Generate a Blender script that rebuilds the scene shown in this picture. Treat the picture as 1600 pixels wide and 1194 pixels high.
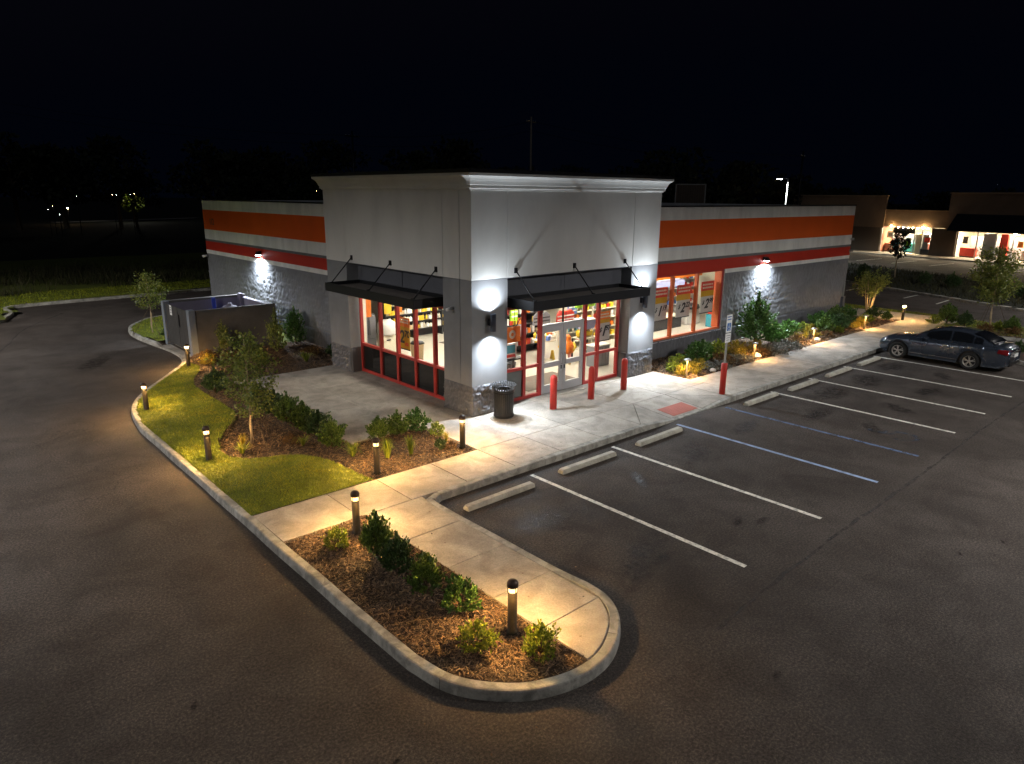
import bpy, math, random
import numpy as np
from mathutils import Vector, Matrix
R = math.radians
random.seed(11)
rng = np.random.default_rng(11)
sc = bpy.context.scene
for _o in list(bpy.data.objects):
    bpy.data.objects.remove(_o)
col = sc.collection

# ------------------------------------------------------------------ camera
CAM = Vector((-11.55, -14.527, 6.15))
yaw, pitch, roll = R(48.1117), R(15.0203), R(0.4968)
fw = Vector((math.cos(pitch)*math.cos(yaw), math.cos(pitch)*math.sin(yaw), -math.sin(pitch)))
rt = Vector((math.sin(yaw), -math.cos(yaw), 0))
up = rt.cross(fw)
r2 = math.cos(roll)*rt + math.sin(roll)*up
u2 = -math.sin(roll)*rt + math.cos(roll)*up
cd = bpy.data.cameras.new('camera')
cd.sensor_width = 36.0
cd.lens = 1086.84/1600*36.0
cd.clip_start, cd.clip_end = 0.1, 3000
cam = bpy.data.objects.new('camera', cd)
cam.matrix_world = Matrix(((r2.x, u2.x, -fw.x, CAM.x), (r2.y, u2.y, -fw.y, CAM.y), (r2.z, u2.z, -fw.z, CAM.z), (0, 0, 0, 1)))
col.objects.link(cam)
sc.camera = cam

# ------------------------------------------------------------------ night sky, faint moon, exposure
SUN_EL, SUN_AZ = 38.0, 228.0          # the faint light comes from behind the camera
wd = bpy.data.worlds.new('World')
sc.world = wd
wd.use_nodes = True
nt = wd.node_tree
sky = nt.nodes.new('ShaderNodeTexSky')
sky.sky_type = 'NISHITA'
sky.sun_disc = False
sky.sun_elevation = R(-4.5)
sky.sun_rotation = R(240)
sky.altitude = 0
bgn = nt.nodes['Background']
add = nt.nodes.new('ShaderNodeMix')      # faint navy night glow over the sunless sky model
add.data_type = 'RGBA'
add.blend_type = 'ADD'
add.inputs[0].default_value = 1.0
add.inputs[7].default_value = (0.003, 0.0055, 0.016, 1)
nt.links.new(sky.outputs[0], add.inputs[6])
nt.links.new(add.outputs[2], bgn.inputs[0])
bgn.inputs[1].default_value = 0.15
sl = bpy.data.lights.new('moon', 'SUN')
sl.energy = 0.07
sl.angle = R(10)
sl.color = (0.85, 0.9, 1.0)
so = bpy.data.objects.new('moon', sl)
az = R(SUN_AZ)
sdir = Vector((math.cos(az)*math.cos(R(SUN_EL)), math.sin(az)*math.cos(R(SUN_EL)), math.sin(R(SUN_EL))))
so.rotation_euler = sdir.to_track_quat('Z', 'Y').to_euler()
so.location = (0, 0, 60)
col.objects.link(so)
vs = sc.view_settings
vs.view_transform = 'Standard'
vs.look = 'None'
vs.exposure = 0.0
vs.gamma = 1.0
vs.use_curve_mapping = False
cy = sc.cycles
cy.use_denoising = True
try:
    cy.denoiser = 'OPENIMAGEDENOISE'
    cy.denoising_input_passes = 'RGB_ALBEDO_NORMAL'
except Exception:
    pass
cy.max_bounces = 6
cy.diffuse_bounces = 3
cy.glossy_bounces = 3
cy.transmission_bounces = 4
cy.transparent_max_bounces = 24
cy.sample_clamp_indirect = 4.0
cy.sample_clamp_direct = 0.0
cy.caustics_reflective = False
cy.caustics_refractive = False

LAMP_LOT = 6200.0      # watts of a lot lamp
LAMP_LOT_COL = (1.0, 0.96, 0.92)
BOLLARD_E = 8600.0
MUSHROOM_E = 900.0
SCONCE_W = 310.0
PACK_W = 2300.0
STORE_E = 64.0

# ------------------------------------------------------------------ materials
def _pos(nt):
    return nt.nodes.new('ShaderNodeNewGeometry')

def _noise(nt, vec, scale, detail=3, rough=0.55, dist=0.0):
    n = nt.nodes.new('ShaderNodeTexNoise')
    n.inputs['Scale'].default_value = scale
    n.inputs['Detail'].default_value = detail
    n.inputs['Roughness'].default_value = rough
    n.inputs['Distortion'].default_value = dist
    nt.links.new(vec, n.inputs['Vector'])
    return n.outputs['Fac']

def _ramp(nt, fac, stops):
    n = nt.nodes.new('ShaderNodeValToRGB')
    el = n.color_ramp.elements
    while len(el) < len(stops):
        el.new(0.5)
    for e, (p, c) in zip(el, stops):
        e.position = p
        e.color = c if len(c) == 4 else (*c, 1)
    nt.links.new(fac, n.inputs['Fac'])
    return n.outputs['Color']

def _mix(nt, a, b, fac, mode='MIX'):
    n = nt.nodes.new('ShaderNodeMix')
    n.data_type = 'RGBA'
    n.blend_type = mode
    for i, s in ((0, fac), (6, a), (7, b)):
        if hasattr(s, 'is_output'):
            nt.links.new(s, n.inputs[i])
        elif i == 0:
            n.inputs[i].default_value = s
        else:
            n.inputs[i].default_value = (*s[:3], 1)
    return n.outputs[2]

def _math(nt, op, a, b=None, clamp=False):
    n = nt.nodes.new('ShaderNodeMath')
    n.operation = op
    n.use_clamp = clamp
    for i, s in enumerate((a, b)):
        if s is None:
            continue
        if hasattr(s, 'is_output'):
            nt.links.new(s, n.inputs[i])
        else:
            n.inputs[i].default_value = s
    return n.outputs[0]

def sc_(c, k):
    return tuple(max(0.0, min(1.0, v*k)) for v in c[:3])

def M(name, c, rough=0.6, var=0.12, vs=1.5, fine=0.08, fs=45.0, bump=0.0, bs=80.0, metal=0.0, spec=0.4, orand=0.0, stain=0.0, ss=0.6, stretch=None, coat=0.0):
    m = bpy.data.materials.new(name)
    m.use_nodes = True
    nt = m.node_tree
    b = nt.nodes['Principled BSDF']
    pos = _pos(nt).outputs['Position']
    if stretch:
        mp = nt.nodes.new('ShaderNodeMapping')
        mp.inputs['Scale'].default_value = stretch
        nt.links.new(pos, mp.inputs['Vector'])
        pos = mp.outputs[0]
    big = _noise(nt, pos, vs, 4)
    cc = _ramp(nt, big, [(0.3, sc_(c, 1-var)), (0.7, sc_(c, 1+var))])
    if fine:
        fn = _noise(nt, pos, fs, 2)
        cc = _mix(nt, cc, _ramp(nt, fn, [(0.3, (1-fine*2,)*3), (0.7, (1, 1, 1))]), 1.0, 'MULTIPLY')
    if stain:
        sn = _noise(nt, pos, ss, 5, 0.62, 0.6)
        cc = _mix(nt, cc, _ramp(nt, sn, [(0.38, (1-stain,)*3), (0.58, (1, 1, 1))]), 1.0, 'MULTIPLY')
    if orand:
        oi = nt.nodes.new('ShaderNodeObjectInfo')
        cc = _mix(nt, cc, _ramp(nt, oi.outputs['Random'], [(0, (1-orand,)*3), (1, (1, 1, 1))]), 1.0, 'MULTIPLY')
    nt.links.new(cc, b.inputs['Base Color'])
    b.inputs['Roughness'].default_value = rough
    b.inputs['Metallic'].default_value = metal
    b.inputs['Specular IOR Level'].default_value = spec
    b.inputs['Coat Weight'].default_value = coat
    if bump:
        bn = nt.nodes.new('ShaderNodeBump')
        bn.inputs['Strength'].default_value = bump
        bn.inputs['Distance'].default_value = 0.01
        nt.links.new(_noise(nt, pos, bs, 4), bn.inputs['Height'])
        nt.links.new(bn.outputs[0], b.inputs['Normal'])
    return m

def EM(name, c, s):
    m = bpy.data.materials.new(name)
    m.use_nodes = True
    nt = m.node_tree
    nt.nodes.remove(nt.nodes['Principled BSDF'])
    e = nt.nodes.new('ShaderNodeEmission')
    e.inputs[0].default_value = (*c, 1)
    e.inputs[1].default_value = s
    nt.links.new(e.outputs[0], nt.nodes['Material Output'].inputs[0])
    return m

def glass(name, tint=(1, 1, 1), refl=1.0):
    m = bpy.data.materials.new(name)
    m.use_nodes = True
    nt = m.node_tree
    nt.nodes.remove(nt.nodes['Principled BSDF'])
    t = nt.nodes.new('ShaderNodeBsdfTransparent')
    t.inputs[0].default_value = (*tint, 1)
    g = nt.nodes.new('ShaderNodeBsdfGlossy')
    g.inputs['Roughness'].default_value = 0.02
    f = nt.nodes.new('ShaderNodeLayerWeight')
    f.inputs[0].default_value = 0.5
    mx = nt.nodes.new('ShaderNodeMixShader')
    sch = _math(nt, 'ADD', _math(nt, 'MULTIPLY', _math(nt, 'POWER', f.outputs['Facing'], 5.0), 0.9), 0.035)
    nt.links.new(_math(nt, 'MULTIPLY', sch, refl), mx.inputs[0])
    nt.links.new(t.outputs[0], mx.inputs[1])
    nt.links.new(g.outputs[0], mx.inputs[2])
    nt.links.new(mx.outputs[0], nt.nodes['Material Output'].inputs[0])
    return m

def leaf_mat(name, dark, light, trans=0.25, rough=0.45, patch=0.0):
    m = bpy.data.materials.new(name)
    m.use_nodes = True
    nt = m.node_tree
    b = nt.nodes['Principled BSDF']
    ge = _pos(nt)
    cc = _ramp(nt, ge.outputs['Random Per Island'], [(0, dark), (0.6, tuple((a+c)/2 for a, c in zip(dark, light))), (1, light)])
    if patch:        # thin, dry and lush areas
        pn = _noise(nt, ge.outputs['Position'], 1.6, 5, 0.65, 0.5)
        cc = _mix(nt, cc, _ramp(nt, pn, [(0.36, (1-patch, 1-patch*0.8, 1-patch)), (0.52, (1, 1, 1)), (0.66, (1.25, 1.08, 0.9))]), 1.0, 'MULTIPLY')
    nt.links.new(cc, b.inputs['Base Color'])
    b.inputs['Roughness'].default_value = rough
    b.inputs['Specular IOR Level'].default_value = 0.4
    tr = nt.nodes.new('ShaderNodeBsdfTranslucent')
    nt.links.new(cc, tr.inputs[0])
    mx = nt.nodes.new('ShaderNodeMixShader')
    mx.inputs[0].default_value = trans
    nt.links.new(b.outputs[0], mx.inputs[1])
    nt.links.new(tr.outputs[0], mx.inputs[2])
    nt.links.new(mx.outputs[0], nt.nodes['Material Output'].inputs[0])
    return m

def asphalt_mat():
    m = bpy.data.materials.new('asphalt')
    m.use_nodes = True
    nt = m.node_tree
    b = nt.nodes['Principled BSDF']
    pos = _pos(nt).outputs['Position']
    base = _ramp(nt, _noise(nt, pos, 0.22, 5, 0.6, 0.4), [(0.3, (0.043, 0.035, 0.030)), (0.7, (0.080, 0.067, 0.058))])
    patch = _ramp(nt, _noise(nt, pos, 0.9, 6, 0.65, 0.8), [(0.36, (0.58, 0.54, 0.52)), (0.56, (1, 1, 1))])
    cc = _mix(nt, base, patch, 0.75, 'MULTIPLY')
    grain = _ramp(nt, _noise(nt, pos, 26, 4, 0.85), [(0.40, (0.22, 0.22, 0.22)), (0.5, (0.9, 0.9, 0.9)), (0.62, (2.4, 2.35, 2.3))])
    cc = _mix(nt, cc, grain, 0.62, 'MULTIPLY')
    grit = _ramp(nt, _noise(nt, pos, 75, 2, 0.7), [(0.35, (0.6, 0.6, 0.6)), (0.7, (1.5, 1.5, 1.5))])
    cc = _mix(nt, cc, grit, 0.7, 'MULTIPLY')
    wear = _ramp(nt, _noise(nt, pos, 0.35, 3, 0.5, 1.2), [(0.42, (0.78, 0.76, 0.74)), (0.55, (1, 1, 1))])
    cc = _mix(nt, cc, wear, 0.8, 'MULTIPLY')
    # hairline cracks
    vo = nt.nodes.new('ShaderNodeTexVoronoi')
    vo.feature = 'DISTANCE_TO_EDGE'
    vo.inputs['Scale'].default_value = 0.23
    wob = nt.nodes.new('ShaderNodeTexNoise')
    wob.inputs['Scale'].default_value = 1.3
    wob.inputs['Detail'].default_value = 5
    nt.links.new(pos, wob.inputs['Vector'])
    ad = nt.nodes.new('ShaderNodeVectorMath')
    ad.operation = 'MULTIPLY_ADD'
    nt.links.new(wob.outputs['Color'], ad.inputs[0])
    ad.inputs[1].default_value = (1.6, 1.6, 0)
    nt.links.new(pos, ad.inputs[2])
    nt.links.new(ad.outputs[0], vo.inputs['Vector'])
    cr = _ramp(nt, vo.outputs['Distance'], [(0.0, (0.45, 0.45, 0.45)), (0.006, (1, 1, 1))])
    gate = _ramp(nt, _noise(nt, pos, 0.13, 2), [(0.5, (0, 0, 0)), (0.6, (1, 1, 1))])
    cc = _mix(nt, cc, cr, gate, 'MULTIPLY')
    nt.links.new(cc, b.inputs['Base Color'])
    rr = _ramp(nt, _noise(nt, pos, 0.7, 4), [(0.3, (0.72,)*3), (0.7, (0.92,)*3)])
    nt.links.new(rr, b.inputs['Roughness'])
    b.inputs['Specular IOR Level'].default_value = 0.3
    bn = nt.nodes.new('ShaderNodeBump')
    bn.inputs['Strength'].default_value = 0.9
    bn.inputs['Distance'].default_value = 0.02
    nt.links.new(_noise(nt, pos, 34, 4, 0.8), bn.inputs['Height'])
    nt.links.new(bn.outputs[0], b.inputs['Normal'])
    return m

def worn_mat(name, c, keep=0.5, scale=7.0, rough=0.75, soft=0.14, radial=False):
    """paint or a stain that lets the asphalt below show through where it has worn off"""
    m = bpy.data.materials.new(name)
    m.use_nodes = True
    nt = m.node_tree
    b = nt.nodes['Principled BSDF']
    pos = _pos(nt).outputs['Position']
    n1 = _noise(nt, pos, scale, 6, 0.7)
    cc = _ramp(nt, _noise(nt, pos, 3, 3), [(0.3, sc_(c, 0.8)), (0.7, sc_(c, 1.1))])
    nt.links.new(cc, b.inputs['Base Color'])
    b.inputs['Roughness'].default_value = rough
    t = nt.nodes.new('ShaderNodeBsdfTransparent')
    mx = nt.nodes.new('ShaderNodeMixShader')
    fac = _ramp(nt, n1, [(keep-soft, (1, 1, 1)), (keep+soft, (0, 0, 0))])
    if radial:
        tc = nt.nodes.new('ShaderNodeTexCoord')
        sv = nt.nodes.new('ShaderNodeVectorMath')
        sv.operation = 'LENGTH'
        nt.links.new(tc.outputs['Object'], sv.inputs[0])
        n2 = _noise(nt, pos, 2.4, 4)
        rad = _math(nt, 'ADD', sv.outputs['Value'], _math(nt, 'MULTIPLY', _math(nt, 'SUBTRACT', n2, 0.5), 0.9))
        k = _math(nt, 'MULTIPLY', _math(nt, 'SUBTRACT', 0.8, rad), 2.2, True)
        fac = _math(nt, 'MULTIPLY', fac, k)
    nt.links.new(fac, mx.inputs[0])
    nt.links.new(t.outputs[0], mx.inputs[1])
    nt.links.new(b.outputs[0], mx.inputs[2])
    nt.links.new(mx.outputs[0], nt.nodes['Material Output'].inputs[0])
    return m

MT = {}
MT['asphalt'] = asphalt_mat()
MT['concrete'] = M('concrete', (0.43, 0.39, 0.335), 0.85, 0.16, 1.1, 0.14, 38, 0.35, 70, orand=0.16, stain=0.3, ss=1.7)
MT['kerb'] = M('kerb_concrete', (0.40, 0.385, 0.34), 0.88, 0.14, 1.6, 0.1, 40, 0.35, 60, orand=0.16, stain=0.45, ss=4.0)
MT['wheelstop'] = M('wheel_stop_concrete', (0.46, 0.44, 0.37), 0.88, 0.12, 2.5, 0.1, 50, 0.4, 50, stain=0.3, ss=4)
MT['soil'] = M('soil', (0.05, 0.03, 0.018), 0.95, 0.25, 3, 0.2, 30, 0.8, 25)
MT['lawn'] = M('lawn_turf', (0.11, 0.135, 0.008), 0.9, 0.3, 2.2, 0.25, 25, 0.6, 30)
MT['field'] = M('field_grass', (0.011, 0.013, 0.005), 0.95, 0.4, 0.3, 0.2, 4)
MT['paint_white'] = worn_mat('white_line_paint', (0.74, 0.72, 0.64), 0.62, 9)
MT['paint_blue'] = worn_mat('blue_line_paint', (0.13, 0.20, 0.36), 0.56, 3, soft=0.25)
MT['paint_pale_blue'] = worn_mat('pale_blue_line_paint', (0.30, 0.40, 0.60), 0.66, 5, soft=0.2)
MT['paint_symbol'] = worn_mat('worn_blue_symbol_paint', (0.055, 0.085, 0.14), 0.42, 5)
MT['oil'] = worn_mat('oil_stain', (0.022, 0.019, 0.018), 0.45, 6, 0.45, 0.2, True)
MT['seam'] = worn_mat('tar_seam', (0.05, 0.047, 0.045), 0.46, 3, 0.7, 0.16)
MT['tower'] = M('tower_stucco', (0.70, 0.685, 0.65), 0.85, 0.05, 0.8, 0.03, 80, 0.25, 120, stain=0.08, ss=0.8, stretch=(1, 1, 0.45))
MT['tower_grey'] = M('tower_grey_stucco', (0.235, 0.238, 0.245), 0.8, 0.06, 0.8, 0.04, 80, 0.25, 120, stain=0.12, ss=0.9)
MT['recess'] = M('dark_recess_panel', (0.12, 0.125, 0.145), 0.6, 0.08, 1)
MT['block'] = M('painted_block', (0.185, 0.190, 0.205), 0.55, 0.08, 1.2, 0.06, 60, 0.3, 60, stain=0.12, ss=1)
MT['block_dark'] = M('painted_block_base', (0.115, 0.117, 0.128), 0.5, 0.1, 1.5, 0.1, 60, 0.4, 45)
MT['band_white'] = M('band_white', (0.80, 0.79, 0.76), 0.8, 0.05, 0.7, 0.03, 70, 0.2, 90, stain=0.16, ss=1.4, stretch=(1, 1, 0.25))
MT['band_orange'] = M('band_orange', (0.74, 0.105, 0.006), 0.75, 0.06, 0.8, 0.03, 70, 0.2, 90)
MT['band_red'] = M('band_red', (0.46, 0.026, 0.012), 0.55, 0.08, 0.8, 0.03, 70, 0.15, 90)
MT['groove_shade'] = M('groove_shade', (0.16, 0.16, 0.165), 0.7)  # shade of the shallow groove between bands, put in as grey
MT['coping'] = M('coping_metal', (0.035, 0.036, 0.04), 0.45, 0.1, 2, metal=0.6)
MT['roof'] = M('roof_membrane', (0.05, 0.05, 0.05), 0.9)
MT['awning'] = M('awning_metal', (0.018, 0.019, 0.022), 0.42, 0.1, 2, metal=0.3)
MT['awning_deck'] = M('awning_deck', (0.16, 0.14, 0.125), 0.6, 0.15, 3)
MT['frame_red'] = M('storefront_red', (0.37, 0.036, 0.032), 0.4, 0.06, 2, 0.02)
MT['frame_orange'] = M('storefront_orange_jamb', (0.60, 0.13, 0.045), 0.45, 0.06, 2, 0.02)
MT['alu'] = M('door_aluminium', (0.50, 0.51, 0.53), 0.4, 0.05, 2, 0.02, metal=0.35)
MT['glass'] = glass('window_glass')
MT['glass_dark'] = M('dark_spandrel_glass', (0.012, 0.013, 0.014), 0.06, 0.1, 1, 0, spec=0.6)
MT['glass_grey'] = M('grey_spandrel_panel', (0.10, 0.105, 0.10), 0.25, 0.1, 1, 0, spec=0.5)
MT['black'] = M('black_metal', (0.014, 0.014, 0.016), 0.4, 0.15, 5, metal=0.3)
MT['bronze'] = M('bronze_post', (0.030, 0.022, 0.010), 0.6, 0.2, 6, 0.1, spec=0.2)
MT['sconce'] = M('sconce_metal', (0.03, 0.035, 0.05), 0.4, 0.1, 4, metal=0.4)
MT['red_post'] = M('red_bollard_paint', (0.46, 0.035, 0.025), 0.42, 0.1, 4, 0.05, 60, 0.15, 40)
MT['galv'] = M('galvanised', (0.42, 0.42, 0.41), 0.45, 0.12, 12, metal=0.7)
MT['sign_white'] = M('sign_white', (0.78, 0.78, 0.76), 0.5, 0.03)
MT['sign_blue'] = M('sign_blue', (0.02, 0.13, 0.42), 0.5, 0.03)
MT['sign_dark'] = M('sign_dark', (0.05, 0.05, 0.06), 0.5, 0.03)
MT['pad'] = M('tactile_pad_red', (0.42, 0.12, 0.085), 0.8, 0.1, 3, 0.1, 60)
MT['enc_wall'] = M('enclosure_block', (0.105, 0.098, 0.093), 0.75, 0.12, 1.5, 0.1, 50, 0.3, 40, stain=0.15, ss=1.5)
MT['enc_in'] = M('enclosure_inside', (0.16, 0.145, 0.19), 0.8, 0.1, 1.5)
MT['enc_post'] = M('enclosure_post', (0.17, 0.19, 0.22), 0.6, 0.08, 3)
MT['gate'] = M('gate_board', (0.045, 0.042, 0.041), 0.6, 0.15, 3, orand=0.25)
MT['blue_plastic'] = M('blue_plastic', (0.02, 0.04, 0.30), 0.4, 0.1, 3)
MT['bark'] = M('bark', (0.20, 0.145, 0.09), 0.9, 0.3, 8, 0.2, 50, 0.6, 40)
MT['bark_pale'] = M('bark_pale', (0.42, 0.32, 0.20), 0.8, 0.25, 6, 0.15, 50, 0.4, 40)
MT['twig'] = M('twig', (0.09, 0.06, 0.035), 0.9, 0.3, 9)
MT['stone'] = M('pale_stone', (0.45, 0.43, 0.40), 0.85, 0.2, 5, 0.15, 40, 0.5, 30)
MT['chip'] = leaf_mat('wood_chip', (0.024, 0.014, 0.007), (0.23, 0.145, 0.08), 0.0, 0.85)
MT['grass'] = leaf_mat('grass_blade', (0.135, 0.17, 0.005), (0.35, 0.39, 0.02), 0.25, 0.6, 0.35)
MT['weed'] = leaf_mat('rough_grass', (0.016, 0.02, 0.006), (0.06, 0.055, 0.02), 0.15, 0.8)
MT['leaf_box'] = leaf_mat('boxwood_leaf', (0.03, 0.065, 0.013), (0.15, 0.225, 0.04), 0.2, 0.4)
MT['leaf_dark'] = leaf_mat('dark_shrub_leaf', (0.018, 0.042, 0.014), (0.075, 0.13, 0.035), 0.2, 0.4)
MT['leaf_lime'] = leaf_mat('lime_leaf', (0.09, 0.14, 0.014), (0.28, 0.32, 0.03), 0.3, 0.5)
MT['leaf_gold'] = leaf_mat('gold_leaf', (0.16, 0.13, 0.012), (0.40, 0.30, 0.03), 0.3, 0.5)
MT['leaf_tree'] = leaf_mat('tree_leaf', (0.08, 0.125, 0.022), (0.33, 0.35, 0.08), 0.3, 0.4)
MT['leaf_bright'] = leaf_mat('bright_leaf', (0.025, 0.07, 0.012), (0.10, 0.20, 0.04), 0.3, 0.4)
MT['leaf_rust'] = leaf_mat('rust_leaf', (0.07, 0.045, 0.015), (0.22, 0.11, 0.035), 0.2, 0.6)
MT['leaf_grey'] = leaf_mat('grey_leaf', (0.08, 0.09, 0.07), (0.24, 0.22, 0.19), 0.2, 0.6)
MT['leaf_far'] = leaf_mat('far_leaf', (0.012, 0.016, 0.007), (0.035, 0.04, 0.016), 0.1, 0.7)
MT['lens_warm'] = EM('bollard_lens_light', (1.0, 0.565, 0.19), BOLLARD_E)
MT['lens_glow'] = EM('warm_lens_glow', (1.0, 0.66, 0.30), 3.2)
MT['lens_glow_small'] = EM('path_light_glow', (1.0, 0.68, 0.32), 5.0)
MT['lens_mush'] = EM('path_light_lens', (1.0, 0.57, 0.20), MUSHROOM_E)
MT['lens_cool'] = EM('cool_lamp_lens', (0.86, 0.93, 1.0), 30.0)
MT['store_lamp'] = EM('store_ceiling_panel', (1.0, 0.93, 0.80), STORE_E)
MT['mall_lamp'] = EM('mall_ceiling_panel', (1.0, 0.80, 0.52), 210.0)
MT['bulb'] = EM('warm_bulb', (1.0, 0.66, 0.28), 120.0)
MT['bulb_white'] = EM('white_bulb', (0.95, 1.0, 0.95), 60.0)
MT['int_floor'] = M('store_floor', (0.52, 0.48, 0.39), 0.35, 0.04, 1, 0.03, 30)
MT['int_wall'] = M('store_wall', (0.70, 0.66, 0.54), 0.8, 0.04)
MT['int_ceiling'] = M('store_ceiling', (0.75, 0.74, 0.70), 0.9, 0.03)
MT['mat'] = M('door_mat', (0.16, 0.13, 0.10), 0.95, 0.15, 6, 0.2, 60)

# ------------------------------------------------------------------ mesh builder
class MB:
    def __init__(self):
        self.v, self.f = [], []

    def add(self, vs, fs):
        o = len(self.v)
        self.v += [tuple(p) for p in vs]
        self.f += [tuple(i+o for i in f) for f in fs]
        return self

    def box(self, x0, x1, y0, y1, z0, z1):
        return self.add([(x0, y0, z0), (x1, y0, z0), (x1, y1, z0), (x0, y1, z0), (x0, y0, z1), (x1, y0, z1), (x1, y1, z1), (x0, y1, z1)],
                        [(3, 2, 1, 0), (4, 5, 6, 7), (0, 1, 5, 4), (1, 2, 6, 5), (2, 3, 7, 6), (3, 0, 4, 7)])

    def obox(self, c, ux, uy, hx, hy, z0, z1):
        """box with horizontal axes ux, uy (2-D unit vectors)"""
        pts = []
        for z in (z0, z1):
            for sx, sy in ((-1, -1), (1, -1), (1, 1), (-1, 1)):
                pts.append((c[0]+ux[0]*hx*sx+uy[0]*hy*sy, c[1]+ux[1]*hx*sx+uy[1]*hy*sy, z))
        return self.add(pts, [(3, 2, 1, 0), (4, 5, 6, 7), (0, 1, 5, 4), (1, 2, 6, 5), (2, 3, 7, 6), (3, 0, 4, 7)])

    def bar(self, p0, p1, w, h=None):
        h = h or w
        a, b = Vector(p0), Vector(p1)
        d = (b-a).normalized()
        s = d.cross(Vector((0, 0, 1)))
        s = Vector((1, 0, 0)) if s.length < 1e-4 else s.normalized()
        t = s.cross(d)
        pts = []
        for c in (a, b):
            for i, j in ((-1, -1), (1, -1), (1, 1), (-1, 1)):
                pts.append(c+s*(w/2*i)+t*(h/2*j))
        return self.add(pts, [(3, 2, 1, 0), (4, 5, 6, 7), (0, 1, 5, 4), (1, 2, 6, 5), (2, 3, 7, 6), (3, 0, 4, 7)])

    def tube(self, pts, rad, n=8, cap=True):
        pts = [Vector(p) for p in pts]
        if not hasattr(rad, '__len__'):
            rad = [rad]*len(pts)
        vs, fs = [], []
        for i, p in enumerate(pts):
            d = (pts[min(i+1, len(pts)-1)]-pts[max(i-1, 0)]).normalized()
            s = d.cross(Vector((0.03, 0.02, 1)))
            s = Vector((1, 0, 0)) if s.length < 1e-3 else s.normalized()
            t = s.cross(d)
            for k in range(n):
                a = 2*math.pi*k/n
                vs.append(p+(s*math.cos(a)+t*math.sin(a))*rad[i])
        for i in range(len(pts)-1):
            for k in range(n):
                a, b = i*n+k, i*n+(k+1) % n
                fs.append((a, b, b+n, a+n))
        if cap:
            fs.append(tuple(range(n))[::-1])
            fs.append(tuple(range((len(pts)-1)*n, len(pts)*n)))
        return self.add(vs, fs)

    def lathe(self, prof, n=20, c=(0, 0, 0)):
        vs, fs = [], []
        for r, z in prof:
            for k in range(n):
                a = 2*math.pi*k/n
                vs.append((c[0]+r*math.cos(a), c[1]+r*math.sin(a), c[2]+z))
        for i in range(len(prof)-1):
            for k in range(n):
                a, b = i*n+k, i*n+(k+1) % n
                fs.append((a, b, b+n, a+n))
        if prof[0][0] > 1e-4:
            fs.append(tuple(range(n))[::-1])
        if prof[-1][0] > 1e-4:
            m = (len(prof)-1)*n
            fs.append(tuple(range(m, m+n)))
        return self.add(vs, fs)

    def prism(self, poly, z0, z1, ch=0.0):
        """polygon (CCW) extruded; vertices may carry their own top height; ch chamfers the top edge"""
        n = len(poly)
        tz = [p[2] if len(p) > 2 else z1 for p in poly]
        xy = [(p[0], p[1]) for p in poly]
        vs = [(x, y, z0) for x, y in xy]
        if ch:
            ins = inset(xy, ch)
            vs += [(x, y, tz[i]-ch*0.7) for i, (x, y) in enumerate(xy)]
            vs += [(x, y, tz[i]) for i, (x, y) in enumerate(ins)]
            lv = 3
        else:
            vs += [(x, y, tz[i]) for i, (x, y) in enumerate(xy)]
            lv = 2
        fs = []
        for l in range(lv-1):
            for i in range(n):
                a, b = l*n+i, l*n+(i+1) % n
                fs.append((a, b, b+n, a+n))
        fs.append(tuple(range((lv-1)*n, lv*n)))
        return self.add(vs, fs)

    def build(self, name, mat, parent=None, smooth=False, bevel=0.0, loc=None):
        me = bpy.data.meshes.new(name)
        me.from_pydata(self.v, [], self.f)
        if smooth:
            me.polygons.foreach_set('use_smooth', [True]*len(me.polygons))
        me.materials.append(MT[mat] if isinstance(mat, str) else mat)
        me.update()
        return place(name, me, parent, loc, bevel)

def inset(xy, d):
    n = len(xy)
    out = []
    for i in range(n):
        p, a, b = Vector(xy[i]), Vector(xy[i-1]), Vector(xy[(i+1) % n])
        e1, e2 = (p-a).normalized(), (b-p).normalized()
        n1, n2 = Vector((-e1.y, e1.x)), Vector((-e2.y, e2.x))
        m = n1+n2
        m = m/max(0.3, m.dot(n1)) if m.length > 1e-6 else n1
        out.append((p.x+m.x*d, p.y+m.y*d))
    return out

def place(name, me, parent=None, loc=None, bevel=0.0):
    o = bpy.data.objects.new(name, me)
    col.objects.link(o)
    if parent is not None:
        o.parent = parent
    if loc is not None:
        o.location = loc
    if bevel:
        b = o.modifiers.new('bevel', 'BEVEL')
        b.width = bevel
        b.segments = 2
        b.limit_method = 'ANGLE'
    return o

def tag(o, label=None, cat=None, group=None, kind=None):
    if label:
        o['label'] = label
    if cat:
        o['category'] = cat
    if group:
        o['group'] = group
    if kind:
        o['kind'] = kind
    return o

def thing(name, label, cat, loc=(0, 0, 0), rz=0.0, group=None, scale=1.0):
    o = bpy.data.objects.new(name, None)
    o.empty_display_size = 0.2
    col.objects.link(o)
    o.location = loc
    o.rotation_euler = (0, 0, rz)
    if not hasattr(scale, '__len__'):
        scale = (scale,)*3
    o.scale = scale
    return tag(o, label, cat, group)

def copy_tree(o, parent=None):
    c = o.copy()
    col.objects.link(c)
    c.parent = parent
    for ch in list(o.children):
        copy_tree(ch, c)
    return c

def dup(root, label, loc, rz=0.0, scale=None, group=None):
    c = copy_tree(root)
    c.location = loc
    c.rotation_euler = (0, 0, rz)
    if scale is not None:
        c.scale = scale if hasattr(scale, '__len__') else (scale,)*3
    c['label'] = label
    if group:
        c['group'] = group
    return c

def struct(name, loc=(0, 0, 0)):
    o = bpy.data.objects.new(name, None)
    o.empty_display_size = 0.2
    col.objects.link(o)
    o.location = loc
    o['kind'] = 'structure'
    return o

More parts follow.
